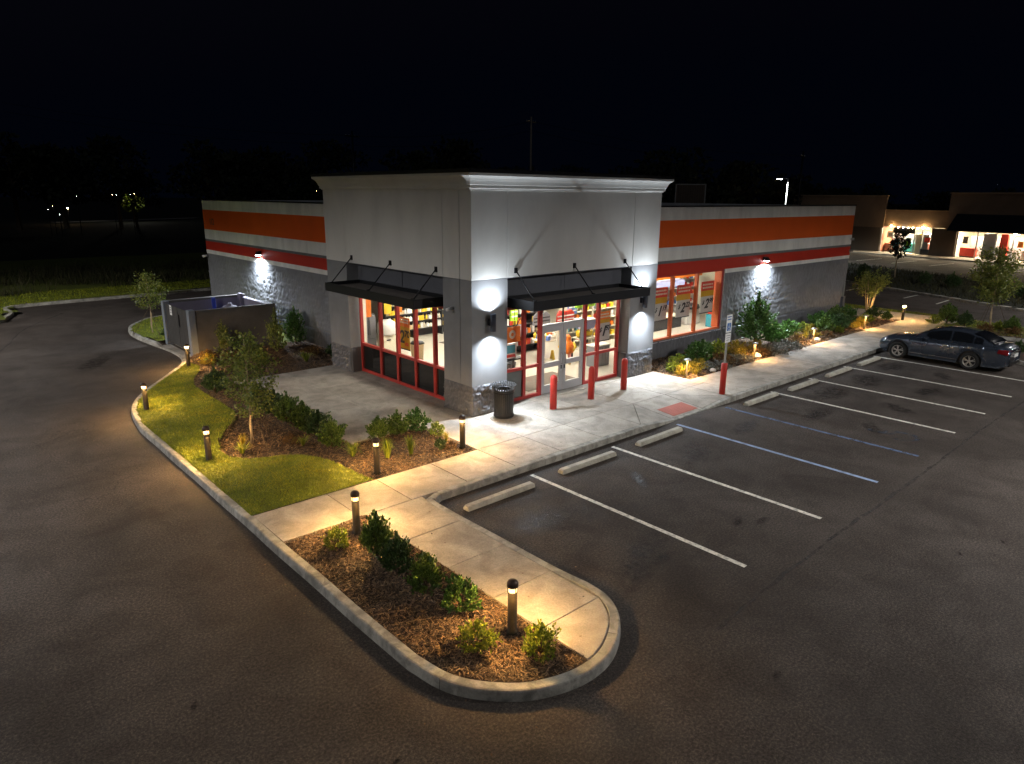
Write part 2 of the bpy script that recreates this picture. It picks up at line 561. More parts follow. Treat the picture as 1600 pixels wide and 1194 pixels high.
def mesh_np(name, verts, faces, mat, smooth=False):
    """fast mesh from numpy arrays; faces all of one size"""
    me = bpy.data.meshes.new(name)
    k = faces.shape[1]
    me.vertices.add(len(verts))
    me.vertices.foreach_set('co', np.asarray(verts, np.float32).ravel())
    me.loops.add(faces.size)
    me.loops.foreach_set('vertex_index', np.asarray(faces, np.int32).ravel())
    me.polygons.add(len(faces))
    me.polygons.foreach_set('loop_start', np.arange(0, faces.size, k, dtype=np.int32))
    me.polygons.foreach_set('loop_total', np.full(len(faces), k, np.int32))
    if smooth:
        me.polygons.foreach_set('use_smooth', np.ones(len(faces), bool))
    me.materials.append(MT[mat] if isinstance(mat, str) else mat)
    me.update(calc_edges=True)
    me.validate()
    return me

def inpoly(px, py, poly):
    px, py = np.asarray(px), np.asarray(py)
    r = np.zeros(px.shape, bool)
    n = len(poly)
    for i in range(n):
        x0, y0 = poly[i][:2]
        x1, y1 = poly[i-1][:2]
        c = ((y0 > py) != (y1 > py)) & (px < (x1-x0)*(py-y0)/((y1-y0) or 1e-9)+x0)
        r ^= c
    return r

def vnoise(x, y, s, seed=0):
    x, y = np.asarray(x)*s, np.asarray(y)*s
    xi, yi = np.floor(x).astype(np.int64), np.floor(y).astype(np.int64)
    fx, fy = x-xi, y-yi
    fx, fy = fx*fx*(3-2*fx), fy*fy*(3-2*fy)
    def h(a, b):
        k = (a*374761393+b*668265263+seed*1442695041) & 0xffffffff
        k = ((k ^ (k >> 13))*1274126177) & 0xffffffff
        return ((k ^ (k >> 16)) & 0xffff)/65535.0
    return (h(xi, yi)*(1-fx)+h(xi+1, yi)*fx)*(1-fy)+(h(xi, yi+1)*(1-fx)+h(xi+1, yi+1)*fx)*fy

def catmull(pts, step=0.35):
    out = []
    P = [Vector(p) for p in pts]
    for i in range(len(P)-1):
        a, b, c, d = P[max(i-1, 0)], P[i], P[i+1], P[min(i+2, len(P)-1)]
        n = max(1, int((c-b).length/step))
        for k in range(n):
            t = k/n
            out.append(tuple(0.5*((2*b)+(c-a)*t+(2*a-5*b+4*c-d)*t*t+(3*b-a-3*c+d)*t**3)))
    out.append(tuple(P[-1]))
    return out

def text_mesh(s, size, bold=0.0, shear=0.0, extrude=0.002, space=1.0):
    cu = bpy.data.curves.new('lettering', 'FONT')
    cu.body = s
    cu.size = size
    cu.offset = bold
    cu.shear = shear
    cu.extrude = extrude
    cu.space_character = space
    cu.align_x = 'CENTER'
    cu.align_y = 'CENTER'
    cu.resolution_u = 3
    o = bpy.data.objects.new('lettering', cu)
    col.objects.link(o)
    dg = bpy.context.evaluated_depsgraph_get()
    me = bpy.data.meshes.new_from_object(o.evaluated_get(dg))
    bpy.data.objects.remove(o)
    return me

def lettering(s, size, mat, parent, loc, rot, **k):
    me = text_mesh(s, size, **k)
    me.materials.clear()
    me.materials.append(MT[mat])
    o = place('lettering', me, parent, loc)
    o.rotation_euler = rot
    return o

# ================================================================== THE GROUND
g0 = MB()
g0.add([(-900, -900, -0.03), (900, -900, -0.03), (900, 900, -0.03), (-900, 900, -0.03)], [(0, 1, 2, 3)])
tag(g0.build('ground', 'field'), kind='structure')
lot = MB().add([(-60, -70, 0), (73, -70, 0), (73, 60, 0), (-60, 60, 0)], [(0, 1, 2, 3)]).build('parking_lot', 'asphalt')
tag(lot, kind='structure')

# ---- the kerbed block the store stands on (outer kerb line, land on the right-hand side)
OUT = [(29.6, -3.62), (18.3, -3.62), (7.4, -3.62), (6.4, -3.62), (5.3, -3.62), (4.4, -3.62), (3.2, -3.62), (-2.0, -3.62), (-3.72, -3.62), (-3.93, -3.72), (-4.0, -3.95), (-4.0, -6.4), (-3.98, -7.4),
       (-3.94, -8.01), (-4.03, -8.48), (-4.32, -8.90), (-4.77, -9.23), (-5.24, -9.40), (-5.79, -9.39), (-6.38, -9.17), (-6.80, -8.80), (-7.08, -8.37), (-7.20, -7.83),
       (-7.23, -7.1), (-7.23, -3.0), (-7.22, 1.0), (-7.22, 4.2), (-7.19, 5.36), (-7.0, 6.75), (-6.69, 7.75), (-6.14, 8.80), (-5.15, 10.25), (-4.22, 11.63), (-3.83, 12.62), (-3.66, 13.5),
       (-3.66, 15.0), (-3.86, 17.2), (-3.92, 18.6), (-3.86, 19.8), (-3.47, 21.25), (-2.43, 22.75), (-1.2, 23.4), (1.0, 24.2), (4.0, 25.0), (20.0, 25.6)]

def kerb_h(x, y):
    h = 0.15
    if 3.2 < x < 7.4 and y < -3:
        h = 0.15-0.125*min(1, (x-3.2)/1.3, (7.4-x)/1.3)
    if -4.2 < x < -3.2 and 12.9 < y < 16.2:
        h = 0.15-0.11*min(1, (y-12.9)/0.5, (16.2-y)/0.5)
    return h

def kerb_run(path, parent, seg=3.0, width=0.16, right=True, closed_h=None, hf=kerb_h):
    """poured concrete kerb: battered face, rounded top edge, cut into lengths by joints"""
    pts = [Vector(p) for p in catmull(path, 0.12)]
    clean = [pts[0]]
    for p in pts[1:]:
        if (p-clean[-1]).length > 0.05:
            clean.append(p)
    pts = clean
    N = []
    for i in range(len(pts)):
        d = (pts[min(i+1, len(pts)-1)]-pts[max(i-1, 0)]).normalized()
        N.append(Vector((d.y, -d.x)) if right else Vector((-d.y, d.x)))
    run, acc, segs = [0], 0.0, []
    for i in range(1, len(pts)):
        acc += (pts[i]-pts[i-1]).length
        run.append(i)
        if acc > seg or i == len(pts)-1:
            segs.append(run)
            run, acc = [i], 0.0
    for run in segs:
        mb = MB()
        vs, fs = [], []
        for j, i in enumerate(run):
            p = pts[i]
            if j == 0 or j == len(run)-1:        # open the joint by a few millimetres
                q = pts[run[1] if j == 0 else run[-2]]
                p = p+(q-p).normalized()*0.006
            h = hf(p.x, p.y)
            wob = 0.006*math.sin(p.x*1.7+p.y*2.3)
            prof = [(-0.015, -0.02), (0.004, h-0.03), (0.014, h-0.008), (0.035, h), (width-0.006, h+0.002), (width, h-0.004), (width, -0.02)]
            for a, z in prof:
                vs.append((p.x+N[i].x*(a+wob), p.y+N[i].y*(a+wob), z))
        k = 7
        for j in range(len(run)-1):
            for a in range(k-1):
                b = j*k+a
                fs.append((b, b+k, b+k+1, b+1))
        fs.append(tuple(range(k)))
        m = (len(run)-1)*k
        fs.append(tuple(range(m, m+k))[::-1])
        mb.add(vs, fs)
        mb.build('kerb_length', 'kerb', parent)
    return pts, N

kerb = struct('kerb')
kp, kn = kerb_run(OUT, kerb)

# soil sheet under beds, slabs and lawn
inner = [(p.x+n.x*0.1, p.y+n.y*0.1) for p, n in zip(kp, kn)]
inner += [(30.2, 25.6), (30.2, -3.55)]
soil = MB().prism(inner[::-1], 0.0, 0.012)
tag(soil.build('planting_soil', 'soil'), kind='structure')

# ---- concrete slabs
walk = struct('sidewalk')

def slab(poly, gap=0.007, z=0.15, mat='concrete', parent=None, name='slab'):
    zs = [p[2] if len(p) > 2 else z for p in poly]
    xy = inset([(p[0], p[1]) for p in poly], gap)
    return MB().prism([(x, y, zz) for (x, y), zz in zip(xy, zs)], 0.02, z, 0.006).build(name, mat, parent or walk)

def rect(x0, x1, y0, y1):
    return [(x0, y0), (x1, y0), (x1, y1), (x0, y1)]

KI = -3.46                                # inner side of the lot kerb
xs = [-7.07, -5.52, -4.34, -2.9, -1.5, 0.0, 1.5, 3.1]
for i in range(len(xs)-1):
    slab(rect(xs[i], xs[i+1], KI, -2.08))
for a, b in ((-1.5, 0.0), (0, 1.5), (1.5, 3.1), (3.1, 4.5), (4.5, 6.05), (6.05, 7.45), (7.45, 8.24)):
    slab(rect(a, b, -2.08, 0.3 if a < 0 else 0.0))
slab(rect(1.28, 6.72, 0.0, 0.42))         # threshold in the entrance recess
# kerb ramp with flares
slab([(3.1, KI, .15), (4.5, -2.08, .15), (3.1, -2.08, .15)])
slab([(3.1, KI, .15), (4.5, KI, .03), (4.5, -2.08, .15)])
slab([(4.5, KI, .03), (6.05, KI, .03), (6.05, -2.08, .15), (4.5, -2.08, .15)])
slab([(6.05, KI, .03), (7.45, KI, .15), (6.05, -2.08, .15)])
slab([(7.45, KI, .15), (7.45, -2.08, .15), (6.05, -2.08, .15)])
pad = [(4.72, -3.40), (5.92, -3.40), (5.92, -2.80), (4.72, -2.80)]
zr = lambda y: .03+(y-KI)/(-2.08-KI)*.12
pm = MB().prism([(x, y, zr(y)+0.006) for x, y in pad], 0.02, 0.1, 0.003)
for i in range(15):
    for j in range(7):
        x, y = 4.78+i*0.077, -3.35+j*0.083
        pm.lathe([(0.022, 0), (0.016, 0.006), (0.0, 0.007)], 6, (x, y, zr(y)+0.005))
pm.build('tactile_pad', 'pad', walk)
# right-hand run in front of the long bed
rx = [7.45, 8.24, 11.1, 14.0, 16.9, 19.8, 22.7, 25.6]
for i in range(len(rx)-1):
    slab(rect(rx[i], rx[i+1], KI, -2.08 if i == 0 else -1.52))
slab([(25.6, KI), (27.4, KI), (27.4, -1.52), (25.6, -1.52)])
slab([(26.9, -1.52), (29.4, -0.6), (29.0, 1.6), (27.2, 2.0), (26.3, 1.6)])
slab([(27.4, KI), (28.6, KI), (29.5, -2.2), (29.4, -0.6), (27.4, -1.34)])
slab([(26.3, 1.6), (27.3, 2.0), (27.4, 12.0), (26.3, 12.0)])
# island walk with the rounded end
ys = [-2.08, -4.84, -6.10, -7.28, -8.33]
ix0 = -5.40
for i in range(1, len(ys)-1):
    slab(rect(ix0, -4.16, ys[i+1], ys[i]))
slab([(ix0, -4.84), (-4.16, -4.84), (-4.16, -3.95), (-4.08, KI), (ix0, KI)])
slab([(ix0, -8.33), (ix0, -9.23)]+catmull([(-5.26, -9.225), (-4.84, -9.07), (-4.44, -8.79), (-4.19, -8.42), (-4.15, -8.33)], 0.1))
# patio
for x0, x1 in ((-3.62, -1.84), (-1.84, 0.0)):
    for y0, y1 in ((0.3, 2.9), (2.9, 5.5), (5.5, 8.06)):
        slab(rect(x0, x1, y0, y1))
slab(rect(0.0, 0.42, 1.28, 6.72))
# apron of the refuse enclosure
slab([(-3.52, 13.15), (-3.22, 13.15), (-3.22, 16.05), (-3.66, 16.05)], z=0.055)
slab([(-3.05, 13.26), (-0.09, 13.26), (-0.09, 16.18), (-3.05, 16.18)], z=0.06)

# ---- heightfield surfaces for beds and lawns
def field(name, poly, zf, cell, mat, kind='structure'):
    xs_ = [p[0] for p in poly]
    ys_ = [p[1] for p in poly]
    x0, y0 = min(xs_), min(ys_)
    nx, ny = int((max(xs_)-x0)/cell)+2, int((max(ys_)-y0)/cell)+2
    X, Y = np.meshgrid(x0+np.arange(nx)*cell, y0+np.arange(ny)*cell, indexing='ij')
    Z = zf(X, Y)
    ok = inpoly(X[:-1, :-1]+cell/2, Y[:-1, :-1]+cell/2, poly)
    idx = np.arange(nx*ny).reshape(nx, ny)
    F = np.stack([idx[:-1, :-1], idx[1:, :-1], idx[1:, 1:], idx[:-1, 1:]], -1)[ok]
    used = np.unique(F)
    re = np.zeros(nx*ny, np.int64)
    re[used] = np.arange(len(used))
    V = np.stack([X, Y, Z], -1).reshape(-1, 3)[used]
    o = place(name, mesh_np(name, V, re[F], mat, True))
    return tag(o, kind=kind)

def scatter(poly, n):
    xs_ = [p[0] for p in poly]
    ys_ = [p[1] for p in poly]
    x = rng.uniform(min(xs_), max(xs_), n)
    y = rng.uniform(min(ys_), max(ys_), n)
    k = inpoly(x, y, poly)
    return x[k], y[k]

def area(poly):
    return abs(sum(poly[i-1][0]*poly[i][1]-poly[i][0]*poly[i-1][1] for i in range(len(poly))))/2

def bbox_n(poly, dens):
    xs_ = [p[0] for p in poly]
    ys_ = [p[1] for p in poly]
    return int((max(xs_)-min(xs_))*(max(ys_)-min(ys_))*dens)

MULCH_Z = lambda X, Y: 0.095+0.035*vnoise(X, Y, 1.1, 3)+0.02*vnoise(X, Y, 4, 5)
LAWN = [(-7.09, 5.3), (-7.09, -2.08), (-4.40, -2.08), (-4.65, -1.30), (-4.85, -0.47), (-5.00, 0.19), (-5.30, 0.52), (-5.60, 0.62), (-5.97, 0.81), (-6.26, 1.22), (-6.30, 1.75), (-6.10, 2.40),
        (-5.66, 3.18), (-5.12, 3.91), (-4.86, 4.66), (-4.80, 6.0), (-4.83, 7.27), (-4.76, 8.39), (-4.50, 9.23), (-4.05, 10.1), (-3.75, 10.9), (-3.9, 11.75), (-4.2, 11.3), (-5.1, 10.05), (-6.05, 8.65), (-6.6, 7.6), (-6.9, 6.6)]
def lawn_z(X, Y):
    m = np.exp(-(((X+5.5)/1.1)**2+((Y+0.9)/1.0)**2))*0.24+np.exp(-(((X+6.0)/1.0)**2+((Y-4.5)/2.5)**2))*0.08
    edge = np.clip((Y+2.08)/0.5, 0, 1)*np.clip((X+7.09)/0.4, 0, 1)
    return 0.150+m*edge+0.02*vnoise(X, Y, 2.5, 9)

BED_A = [(-4.40, -2.08), (-1.5, -2.08), (-1.5, 0.3), (-3.62, 0.3), (-3.62, 8.06), (0.0, 8.06), (1.2, 8.1), (1.2, 12.95), (-3.3, 12.95), (-3.9, 11.9), (-4.9, 9.5), (-5.2, 6.0), (-5.4, 4.1), (-6.1, 3.0), (-6.5, 2.2), (-6.5, 1.2), (-6.1, 0.55), (-5.2, 0.0)]
BED_I = [(-7.15, -3.46), (ix0, -3.46), (ix0, -9.32), (-5.8, -9.32), (-6.35, -9.1), (-6.75, -8.75), (-7.02, -8.33), (-7.13, -7.8), (-7.15, -7.1)]
BED_R = [(8.1, 0.05), (8.24, -1.5), (26.9, -1.52), (26.3, -0.4), (26.3, 1.25), (8.1, 1.25)]
BED_G = [(-3.5, 16.42), (-0.1, 16.42), (0.14, 16.42), (0.14, 12.9), (1.2, 12.9), (1.2, 23.9), (-1.0, 23.3), (-2.4, 22.55), (-3.35, 21.1), (-3.75, 19.8), (-3.8, 18.4)]
field('mulch_bed', BED_A, MULCH_Z, 0.13, 'soil')
field('mulch_bed', BED_I, MULCH_Z, 0.11, 'soil')
field('mulch_bed', BED_R, MULCH_Z, 0.15, 'soil')
field('lawn', LAWN, lawn_z, 0.09, 'lawn')
field('lawn', BED_G, lambda X, Y: 0.14+0.03*vnoise(X, Y, 1.5, 2), 0.2, 'lawn')

def chips(name, poly, dens, label, size=1.0, zf=MULCH_Z):
    x, y = scatter(poly, bbox_n(poly, dens))
    n = len(x)
    z = zf(x, y)+rng.uniform(0.004, 0.03, n)
    L = rng.uniform(0.022, 0.062, n)*size
    W = rng.uniform(0.007, 0.020, n)*size
    a = rng.uniform(0, 2*np.pi, n)
    t = rng.normal(0, 0.35, n)
    r = rng.normal(0, 0.5, n)
    dx, dy, dz = np.cos(a)*np.cos(t), np.sin(a)*np.cos(t), np.sin(t)
    sx, sy, sz = -np.sin(a)*np.cos(r), np.cos(a)*np.cos(r), np.sin(r)
    c = np.stack([x, y, z], -1)
    d = np.stack([dx, dy, dz], -1)*L[:, None]
    s = np.stack([sx, sy, sz], -1)*W[:, None]
    u = np.array([0, 0, 1.0])*(W*0.5)[:, None]
    V = np.stack([c-d-s*0.6, c-d*0.9+s*0.6, c+d+s*0.4, c+d*0.95-s, c+u], 1).reshape(-1, 3)
    b = np.arange(n)[:, None]*5
    F = np.concatenate([b+np.array([[0, 3, 4]]), b+np.array([[3, 2, 4]]), b+np.array([[2, 1, 4]]), b+np.array([[1, 0, 4]])])
    o = place(name, mesh_np(name, V, F, 'chip'))
    return tag(o, label, 'mulch', kind='stuff')

BED_IC = [(-7.06, -3.46), (ix0, -3.46), (ix0, -9.22), (-5.78, -9.21), (-6.27, -9.02), (-6.66, -8.67), (-6.91, -8.27), (-7.03, -7.8), (-7.06, -7.1)]
chips('wood_chips', BED_IC, 2100, 'brown wood chips covering the long bed of the island', 0.72)
chips('wood_chips', BED_A, 750, 'brown wood chips in the bed between the lawn and the patio', 0.85)
chips('wood_chips', BED_R, 260, 'brown wood chips in the bed under the striped side wall', 1.3)

def blades(name, poly, dens, h, w, label, mat='grass', zf=lawn_z, lean=0.5, clump=None):
    x, y = scatter(poly, bbox_n(poly, dens))
    n = len(x)
    if clump:
        k = vnoise(x, y, clump, 21) > rng.uniform(0.2, 0.7, n)
        x, y = x[k], y[k]
        n = len(x)
    z = zf(x, y)-0.005
    H = rng.uniform(0.5, 1.2, n)*h
    a = rng.uniform(0, 2*np.pi, n)
    W = rng.uniform(0.6, 1.2, n)*w
    l = rng.normal(0, lean, (n, 2))*H[:, None]
    p = np.stack([x, y, z], -1)
    s = np.stack([np.cos(a), np.sin(a), np.zeros(n)], -1)*W[:, None]
    tip = p+np.stack([l[:, 0], l[:, 1], H], -1)
    V = np.stack([p-s, p+s, tip], 1).reshape(-1, 3)
    F = np.arange(n*3).reshape(n, 3)
    return tag(place(name, mesh_np(name, V, F, mat)), label, 'grass', kind='stuff')

blades('grass', LAWN, 3600, 0.045, 0.0042, 'short mown grass of the lawn beside the kerb', lean=0.7)
blades('grass', BED_G, 260, 0.07, 0.012, 'short grass beside the refuse enclosure', zf=lambda X, Y: 0.14+0.03*vnoise(X, Y, 1.5, 2), lean=0.7)

# ---- far side of the drive: kerb, verge and rough field
FARL = [(-30, 8), (-18, 18), (-11, 23.6), (-8.1, 26.2), (-7.35, 27.7), (-7.02, 28.9), (-7.05, 30.0), (-7.0, 30.9), (-6.3, 31.5), (-4.0, 31.75), (0, 32.0), (5, 32.5), (12, 33.3), (40, 37)]
fk = struct('kerb')
fp, fn = kerb_run(FARL, fk, 6.0, 0.2, right=False, hf=lambda x, y: 0.16)
verge = [(p.x+n.x*0.15, p.y+n.y*0.15) for p, n in zip(fp, fn)]+[(60, 62), (-62, 62), (-62, 8)]
VZ = lambda X, Y: 0.13+0.05*vnoise(X, Y, 0.4, 4)
field('verge', verge, VZ, 0.8, 'lawn')
near_verge = [(-30, 10), (-18, 19.5), (-8.3, 26.8), (-7.3, 29), (-7.3, 31.2), (-4, 32), (12, 33.6), (26, 35.3), (26, 37.5), (-4, 37), (-12, 34), (-32, 22)]
blades('grass', near_verge, 120, 0.09, 0.02, 'mown grass verge across the drive', zf=VZ, lean=0.6)
rough = [(-4, 36.5), (26, 37.2), (34, 50), (-30, 52), (-44, 26), (-32, 20), (-12, 33)]
blades('undergrowth', rough, 26, 0.75, 0.03, 'tall rough grass at the edge of the dark field', 'weed', VZ, 0.35, 0.5)

# ---- right-hand side: grass strip, cross aisle kerbs, hedge island
RK = [(29.3, -12.0), (29.45, -6.3), (29.75, -5.1), (30.1, -2.4), (30.3, -0.5), (30.5, 2.2), (30.8, 14)]
rk = struct('kerb')
kerb_run(RK, rk, 3.5, 0.16, right=False, hf=lambda x, y: 0.13)
GS = [(27.6, -3.3), (28.8, -3.3), (29.6, -2.2), (29.5, -0.6), (29.1, 1.6), (27.3, 2.2), (27.4, 12), (30.7, 12), (30.4, 2.2), (30.2, -0.5), (30.0, -2.4), (29.65, -5.1), (29.35, -6.3), (29.2, -12), (26.4, -12.0), (26.1, -7.0), (25.95, -5.9), (25.85, -3.4)]
GZ = lambda X, Y: 0.12+0.04*vnoise(X, Y, 1.5, 6)
field('verge', GS, GZ, 0.2, 'lawn')
blades('grass', GS, 300, 0.07, 0.012, 'grass strip between the far walk and the cross aisle', zf=GZ, lean=0.6)
RP = [(25.6, -3.66), (25.72, -5.4), (25.85, -7.0), (26.2, -12.0)]
rp = struct('kerb')
kerb_run(RP, rp, 3.0, 0.16, right=False, hf=lambda x, y: 0.14)
BED_P = [(25.9, -3.6), (27.3, -3.6), (27.8, -7.0), (28.2, -12), (26.3, -12), (25.9, -6.9)]
field('mulch_bed', BED_P, lambda X, Y: MULCH_Z(X, Y)+0.02, 0.2, 'soil')
chips('wood_chips', BED_P, 130, 'brown wood chips in the bed behind the parked car', 1.5, lambda X, Y: MULCH_Z(X, Y)+0.02)
rp2 = struct('sidewalk')
slab([(23.3, -7.9), (24.0, -6.7), (25.2, -6.9), (25.3, -12), (23.2, -12)], z=0.012, parent=rp2)
rp3 = struct('kerb')
kerb_run([(20.9, -7.5), (20.65, -7.9), (20.2, -8.7), (19.4, -10.5)], rp3, 3.0, 0.16, right=False, hf=lambda x, y: 0.13)
field('mulch_bed', [(21.0, -7.4), (23.2, -7.3), (22.9, -9.5), (20.0, -9.5), (20.5, -8.5)], lambda X, Y: 0.11+0.03*vnoise(X, Y, 2, 2), 0.2, 'soil')
FK = [(33.2, -11), (36.1, -4.7), (39.0, 1.3), (42.2, 7.9), (46.5, 16.5), (52, 27)]
fk2 = struct('kerb')
kerb_run(FK, fk2, 6.0, 0.3, right=True, hf=lambda x, y: 0.16)
MED = [(33.4, -11), (36.3, -4.7), (39.2, 1.3), (42.4, 7.9), (46.7, 16.5), (52.2, 27), (63, 28), (56, 12), (50, 0), (46, -11)]
field('verge', MED, lambda X, Y: 0.13+0.1*vnoise(X, Y, 0.5, 4), 0.5, 'field')
blades('undergrowth', MED, 22, 0.28, 0.03, 'dark planting strip along the neighbouring parking lot', 'weed', lambda X, Y: 0.13+0.1*vnoise(X, Y, 0.5, 4), 0.4)

# ---- painted lines
def strip(name, a, b, w, mat, z=0.004, parent=lot):
    a, b = Vector(a), Vector(b)
    d = (b-a).normalized()
    s = Vector((-d.y, d.x))*w/2
    n = max(2, int((b-a).length/0.4))
    vs, fs = [], []
    for i in range(n+1):
        p = a.lerp(b, i/n)
        j = 0.006*math.sin(i*2.1)
        vs += [(p.x-s.x*(1+j*3), p.y-s.y*(1+j*3), z), (p.x+s.x, p.y+s.y, z)]
    for i in range(n):
        fs.append((2*i, 2*i+1, 2*i+3, 2*i+2))
    return MB().add(vs, fs).build(name, mat, parent)

for x, m in ((-1.35, 'paint_white'), (1.48, 'paint_white'), (4.25, 'paint_pale_blue'), (6.73, 'paint_blue'), (9.43, 'paint_white'), (12.08, 'paint_white'), (14.87, 'paint_white'), (17.62, 'paint_white')):
    strip('stall_line', (x, -3.84), (x+0.01, -9.22), 0.105, m)
for a, b in (((37.68, 5.9), (40.0, 5.82)), ((36.79, 1.87), (41.2, 1.83)), ((35.6, -0.4), (38.6, -0.3)), ((36.9, 9.9), (43.5, 9.8))):
    strip('stall_line', a, b, 0.11, 'paint_white')
for i in range(5):
    strip('stall_line', (62.5, 2+i*3.4), (67.5, 1.4+i*3.4), 0.12, 'paint_white')
# worn wheelchair symbol in the blue bay (figure in profile on a wheel)
sy = MB()
cx_, cy_, k_ = 8.0, -8.2, 0.62
def ring2(r0, r1, a0, a1, n=18, o=(0, 0)):
    vs = []
    for i in range(n+1):
        a = a0+(a1-a0)*i/n
        for r in (r0, r1):
            vs.append((cx_+k_*(o[0]+r*math.cos(a)), cy_+k_*(o[1]+r*math.sin(a)), 0.005))
    sy.add(vs, [(2*i, 2*i+1, 2*i+3, 2*i+2) for i in range(n)])
def bar2(x0, y0, x1, y1, w):
    d = Vector((x1-x0, y1-y0)).normalized()
    s = Vector((-d.y, d.x))*w/2
    sy.add([(cx_+k_*(x+sx*s.x), cy_+k_*(y+sx*s.y), 0.0065) for x, y, sx in ((x0, y0, -1), (x1, y1, -1), (x1, y1, 1), (x0, y0, 1))], [(0, 1, 2, 3)])
ring2(0.45, 0.62, R(-200), R(25), 22, (0, -0.35))
ring2(0.0, 0.17, 0, 2*math.pi, 12, (-0.12, 0.95))
bar2(-0.12, 0.75, -0.05, 0.1, 0.2)
bar2(-0.1, 0.45, 0.4, 0.4, 0.13)
bar2(-0.05, 0.12, 0.45, 0.1, 0.17)
bar2(0.42, 0.15, 0.7, -0.6, 0.17)
sy.build('wheelchair_symbol', 'paint_symbol', lot)

# ---- stains and seams on the asphalt
def stain(x, y, sx, sy_, rz=0.0):
    n = 20
    me = bpy.data.meshes.new('oil_stain')
    me.from_pydata([(math.cos(2*math.pi*i/n), math.sin(2*math.pi*i/n), 0) for i in range(n)], [], [tuple(range(n))])
    me.materials.append(MT['oil'])
    o = place('oil_stain', me, lot, (x, y, 0.0025))
    o.scale = (sx*1.25, sy_*.8, 1)
    o.rotation_euler = (0, 0, rz)
for x, y, a, b, r in ((-2.7, -5.7, 0.9, 0.8, 0), (-2.6, -7.9, 1.3, 0.6, .4), (-2.2, -8.1, 0.35, 0.25, 0), (0.3, -5.6, 0.5, 0.3, 1), (0.1, -8.2, .3, .18, .3), (0.5, -8.5, .28, .16, 0),
                      (2.8, -5.4, 1.0, .6, .5), (8.2, -6.0, .9, .5, 0), (8.1, -7.6, .6, .4, .6), (10.8, -5.2, 1.2, .9, 0), (10.7, -7.3, .7, .5, 1), (13.4, -5.3, 1.1, .9, .3), (13.5, -7.2, .8, .6, 0), (16.3, -5.0, 1.0, .8, 0), (16.2, -6.8, .7, .5, .5), (5.5, -5.2, .9, .5, .2),
                      (-9.6, -6.5, .12, .08, 1), (-8.2, -8.9, .1, .07, .2), (-6.0, -11.1, .3, .15, .2), (-3.6, -11.0, .14, .1, .2), (2.0, -11.5, .12, .07, .7), (3.1, -11.9, .1, .06, .7), (-6.3, 14.5, 1.4, .8, 1.1)):
    stain(x, y, a, b, r)
def seam(pts, w=0.05):
    pts = catmull(pts, 0.3)
    vs, fs = [], []
    for i, p in enumerate(pts):
        d = (Vector(pts[min(i+1, len(pts)-1)])-Vector(pts[max(i-1, 0)])).normalized()
        ww = w*(0.6+0.8*random.random())/2
        j = random.uniform(-.02, .02)
        vs += [(p[0]-d.y*(ww+j), p[1]+d.x*(ww+j), 0.003), (p[0]+d.y*(ww-j), p[1]-d.x*(ww-j), 0.003)]
    for i in range(len(pts)-1):
        fs.append((2*i, 2*i+1, 2*i+3, 2*i+2))
    MB().add(vs, fs).build('tar_seam', 'seam', lot)
seam([(-3.3, -9.9), (0.0, -9.75), (5, -9.7), (12, -9.6), (19, -9.8)], 0.06)
seam([(-6.5, -10.6), (-6.2, -10.9), (-6.3, -11.4), (-5.8, -11.9)], 0.025)
seam([(-9.2, 17.5), (-8.3, 20.3), (-7.2, 24.0), (-5, 28)], 0.07)
seam([(9, -12), (11, -11.2), (13.2, -11.4), (16, -10.6)], 0.05)

# ---- wheel stops
def wheel_stop(label, cx, cy, rz):
    t = thing('wheel_stop', label, 'wheel stop', (cx, cy, 0.004), rz, 'concrete wheel stops at the heads of the stalls')
    mb = MB()
    prof = [(-0.088, 0.0), (-0.084, 0.06), (-0.06, 0.105), (0.055, 0.108), (0.082, 0.065), (0.088, 0.0)]
    L = 0.93
    xs_ = [(-L, 0.75), (-L+0.03, 0.95), (-L+0.09, 1.0), (0, 1.0), (L-0.09, 1.0), (L-0.03, 0.95), (L, 0.75)]
    vs = [(x, a*(0.9+0.1*s), z*s) for x, s in xs_ for a, z in prof]
    fs = []
    for i in range(len(xs_)-1):
        for k in range(5):
            b = i*6+k
            fs.append((b, b+6, b+7, b+1))
    fs += [tuple(range(6)), tuple(range(36, 42))[::-1]]
    mb.add(vs, fs).build('concrete_block', 'wheelstop', t)
    for s in (-0.62, 0.62):
        MB().lathe([(0.014, 0.1), (0.014, 0.113), (0.0, 0.116)], 8, (s, 0.0, 0)).build('anchor_pin', 'galv', t)
WS = ((-2.70, -4.33, .0, 'nearest the island walk'), (0.13, -4.24, .0, 'second from the island walk'), (2.95, -4.22, .0, 'just before the first blue line'), (8.29, -4.15, 0, 'just past the second blue line'),
      (10.95, -4.2, 0, 'fourth from the parked car'), (13.7, -4.17, 0, 'between the far sidewalk shrubs and oil stains, second from the car'), (16.36, -4.17, 0, 'right beside the parked car'))
WL = ('pale concrete wheel stop nearest the island with the long mulch bed', 'pale concrete wheel stop in the second stall from the island walk', 'pale concrete wheel stop just before the first blue line',
      'pale concrete wheel stop just past the second blue line', 'pale concrete wheel stop third in line from the parked car', 'pale concrete wheel stop second in line from the parked car', 'pale concrete wheel stop in the stall right beside the parked car')
for (x, y, r, _), l in zip(WS, WL):
    wheel_stop(l, x, y, r+random.uniform(-.012, .012))

# ================================================================== THE STORE
store = thing('store_building', 'white and grey corner store with orange and red striped side wings', 'building')

def fb(mb, face, s0, s1, d0, d1, z0, z1):
    if face == 'F':
        return mb.box(s0, s1, d0, d1, z0, z1)
    return mb.box(d0, d1, s0, s1, z0, z1)

def fbox(name, mat, face, s0, s1, d0, d1, z0, z1, parent=None, bevel=0.0):
    return fb(MB(), face, s0, s1, d0, d1, z0, z1).build(name, mat, parent or store, bevel=bevel)

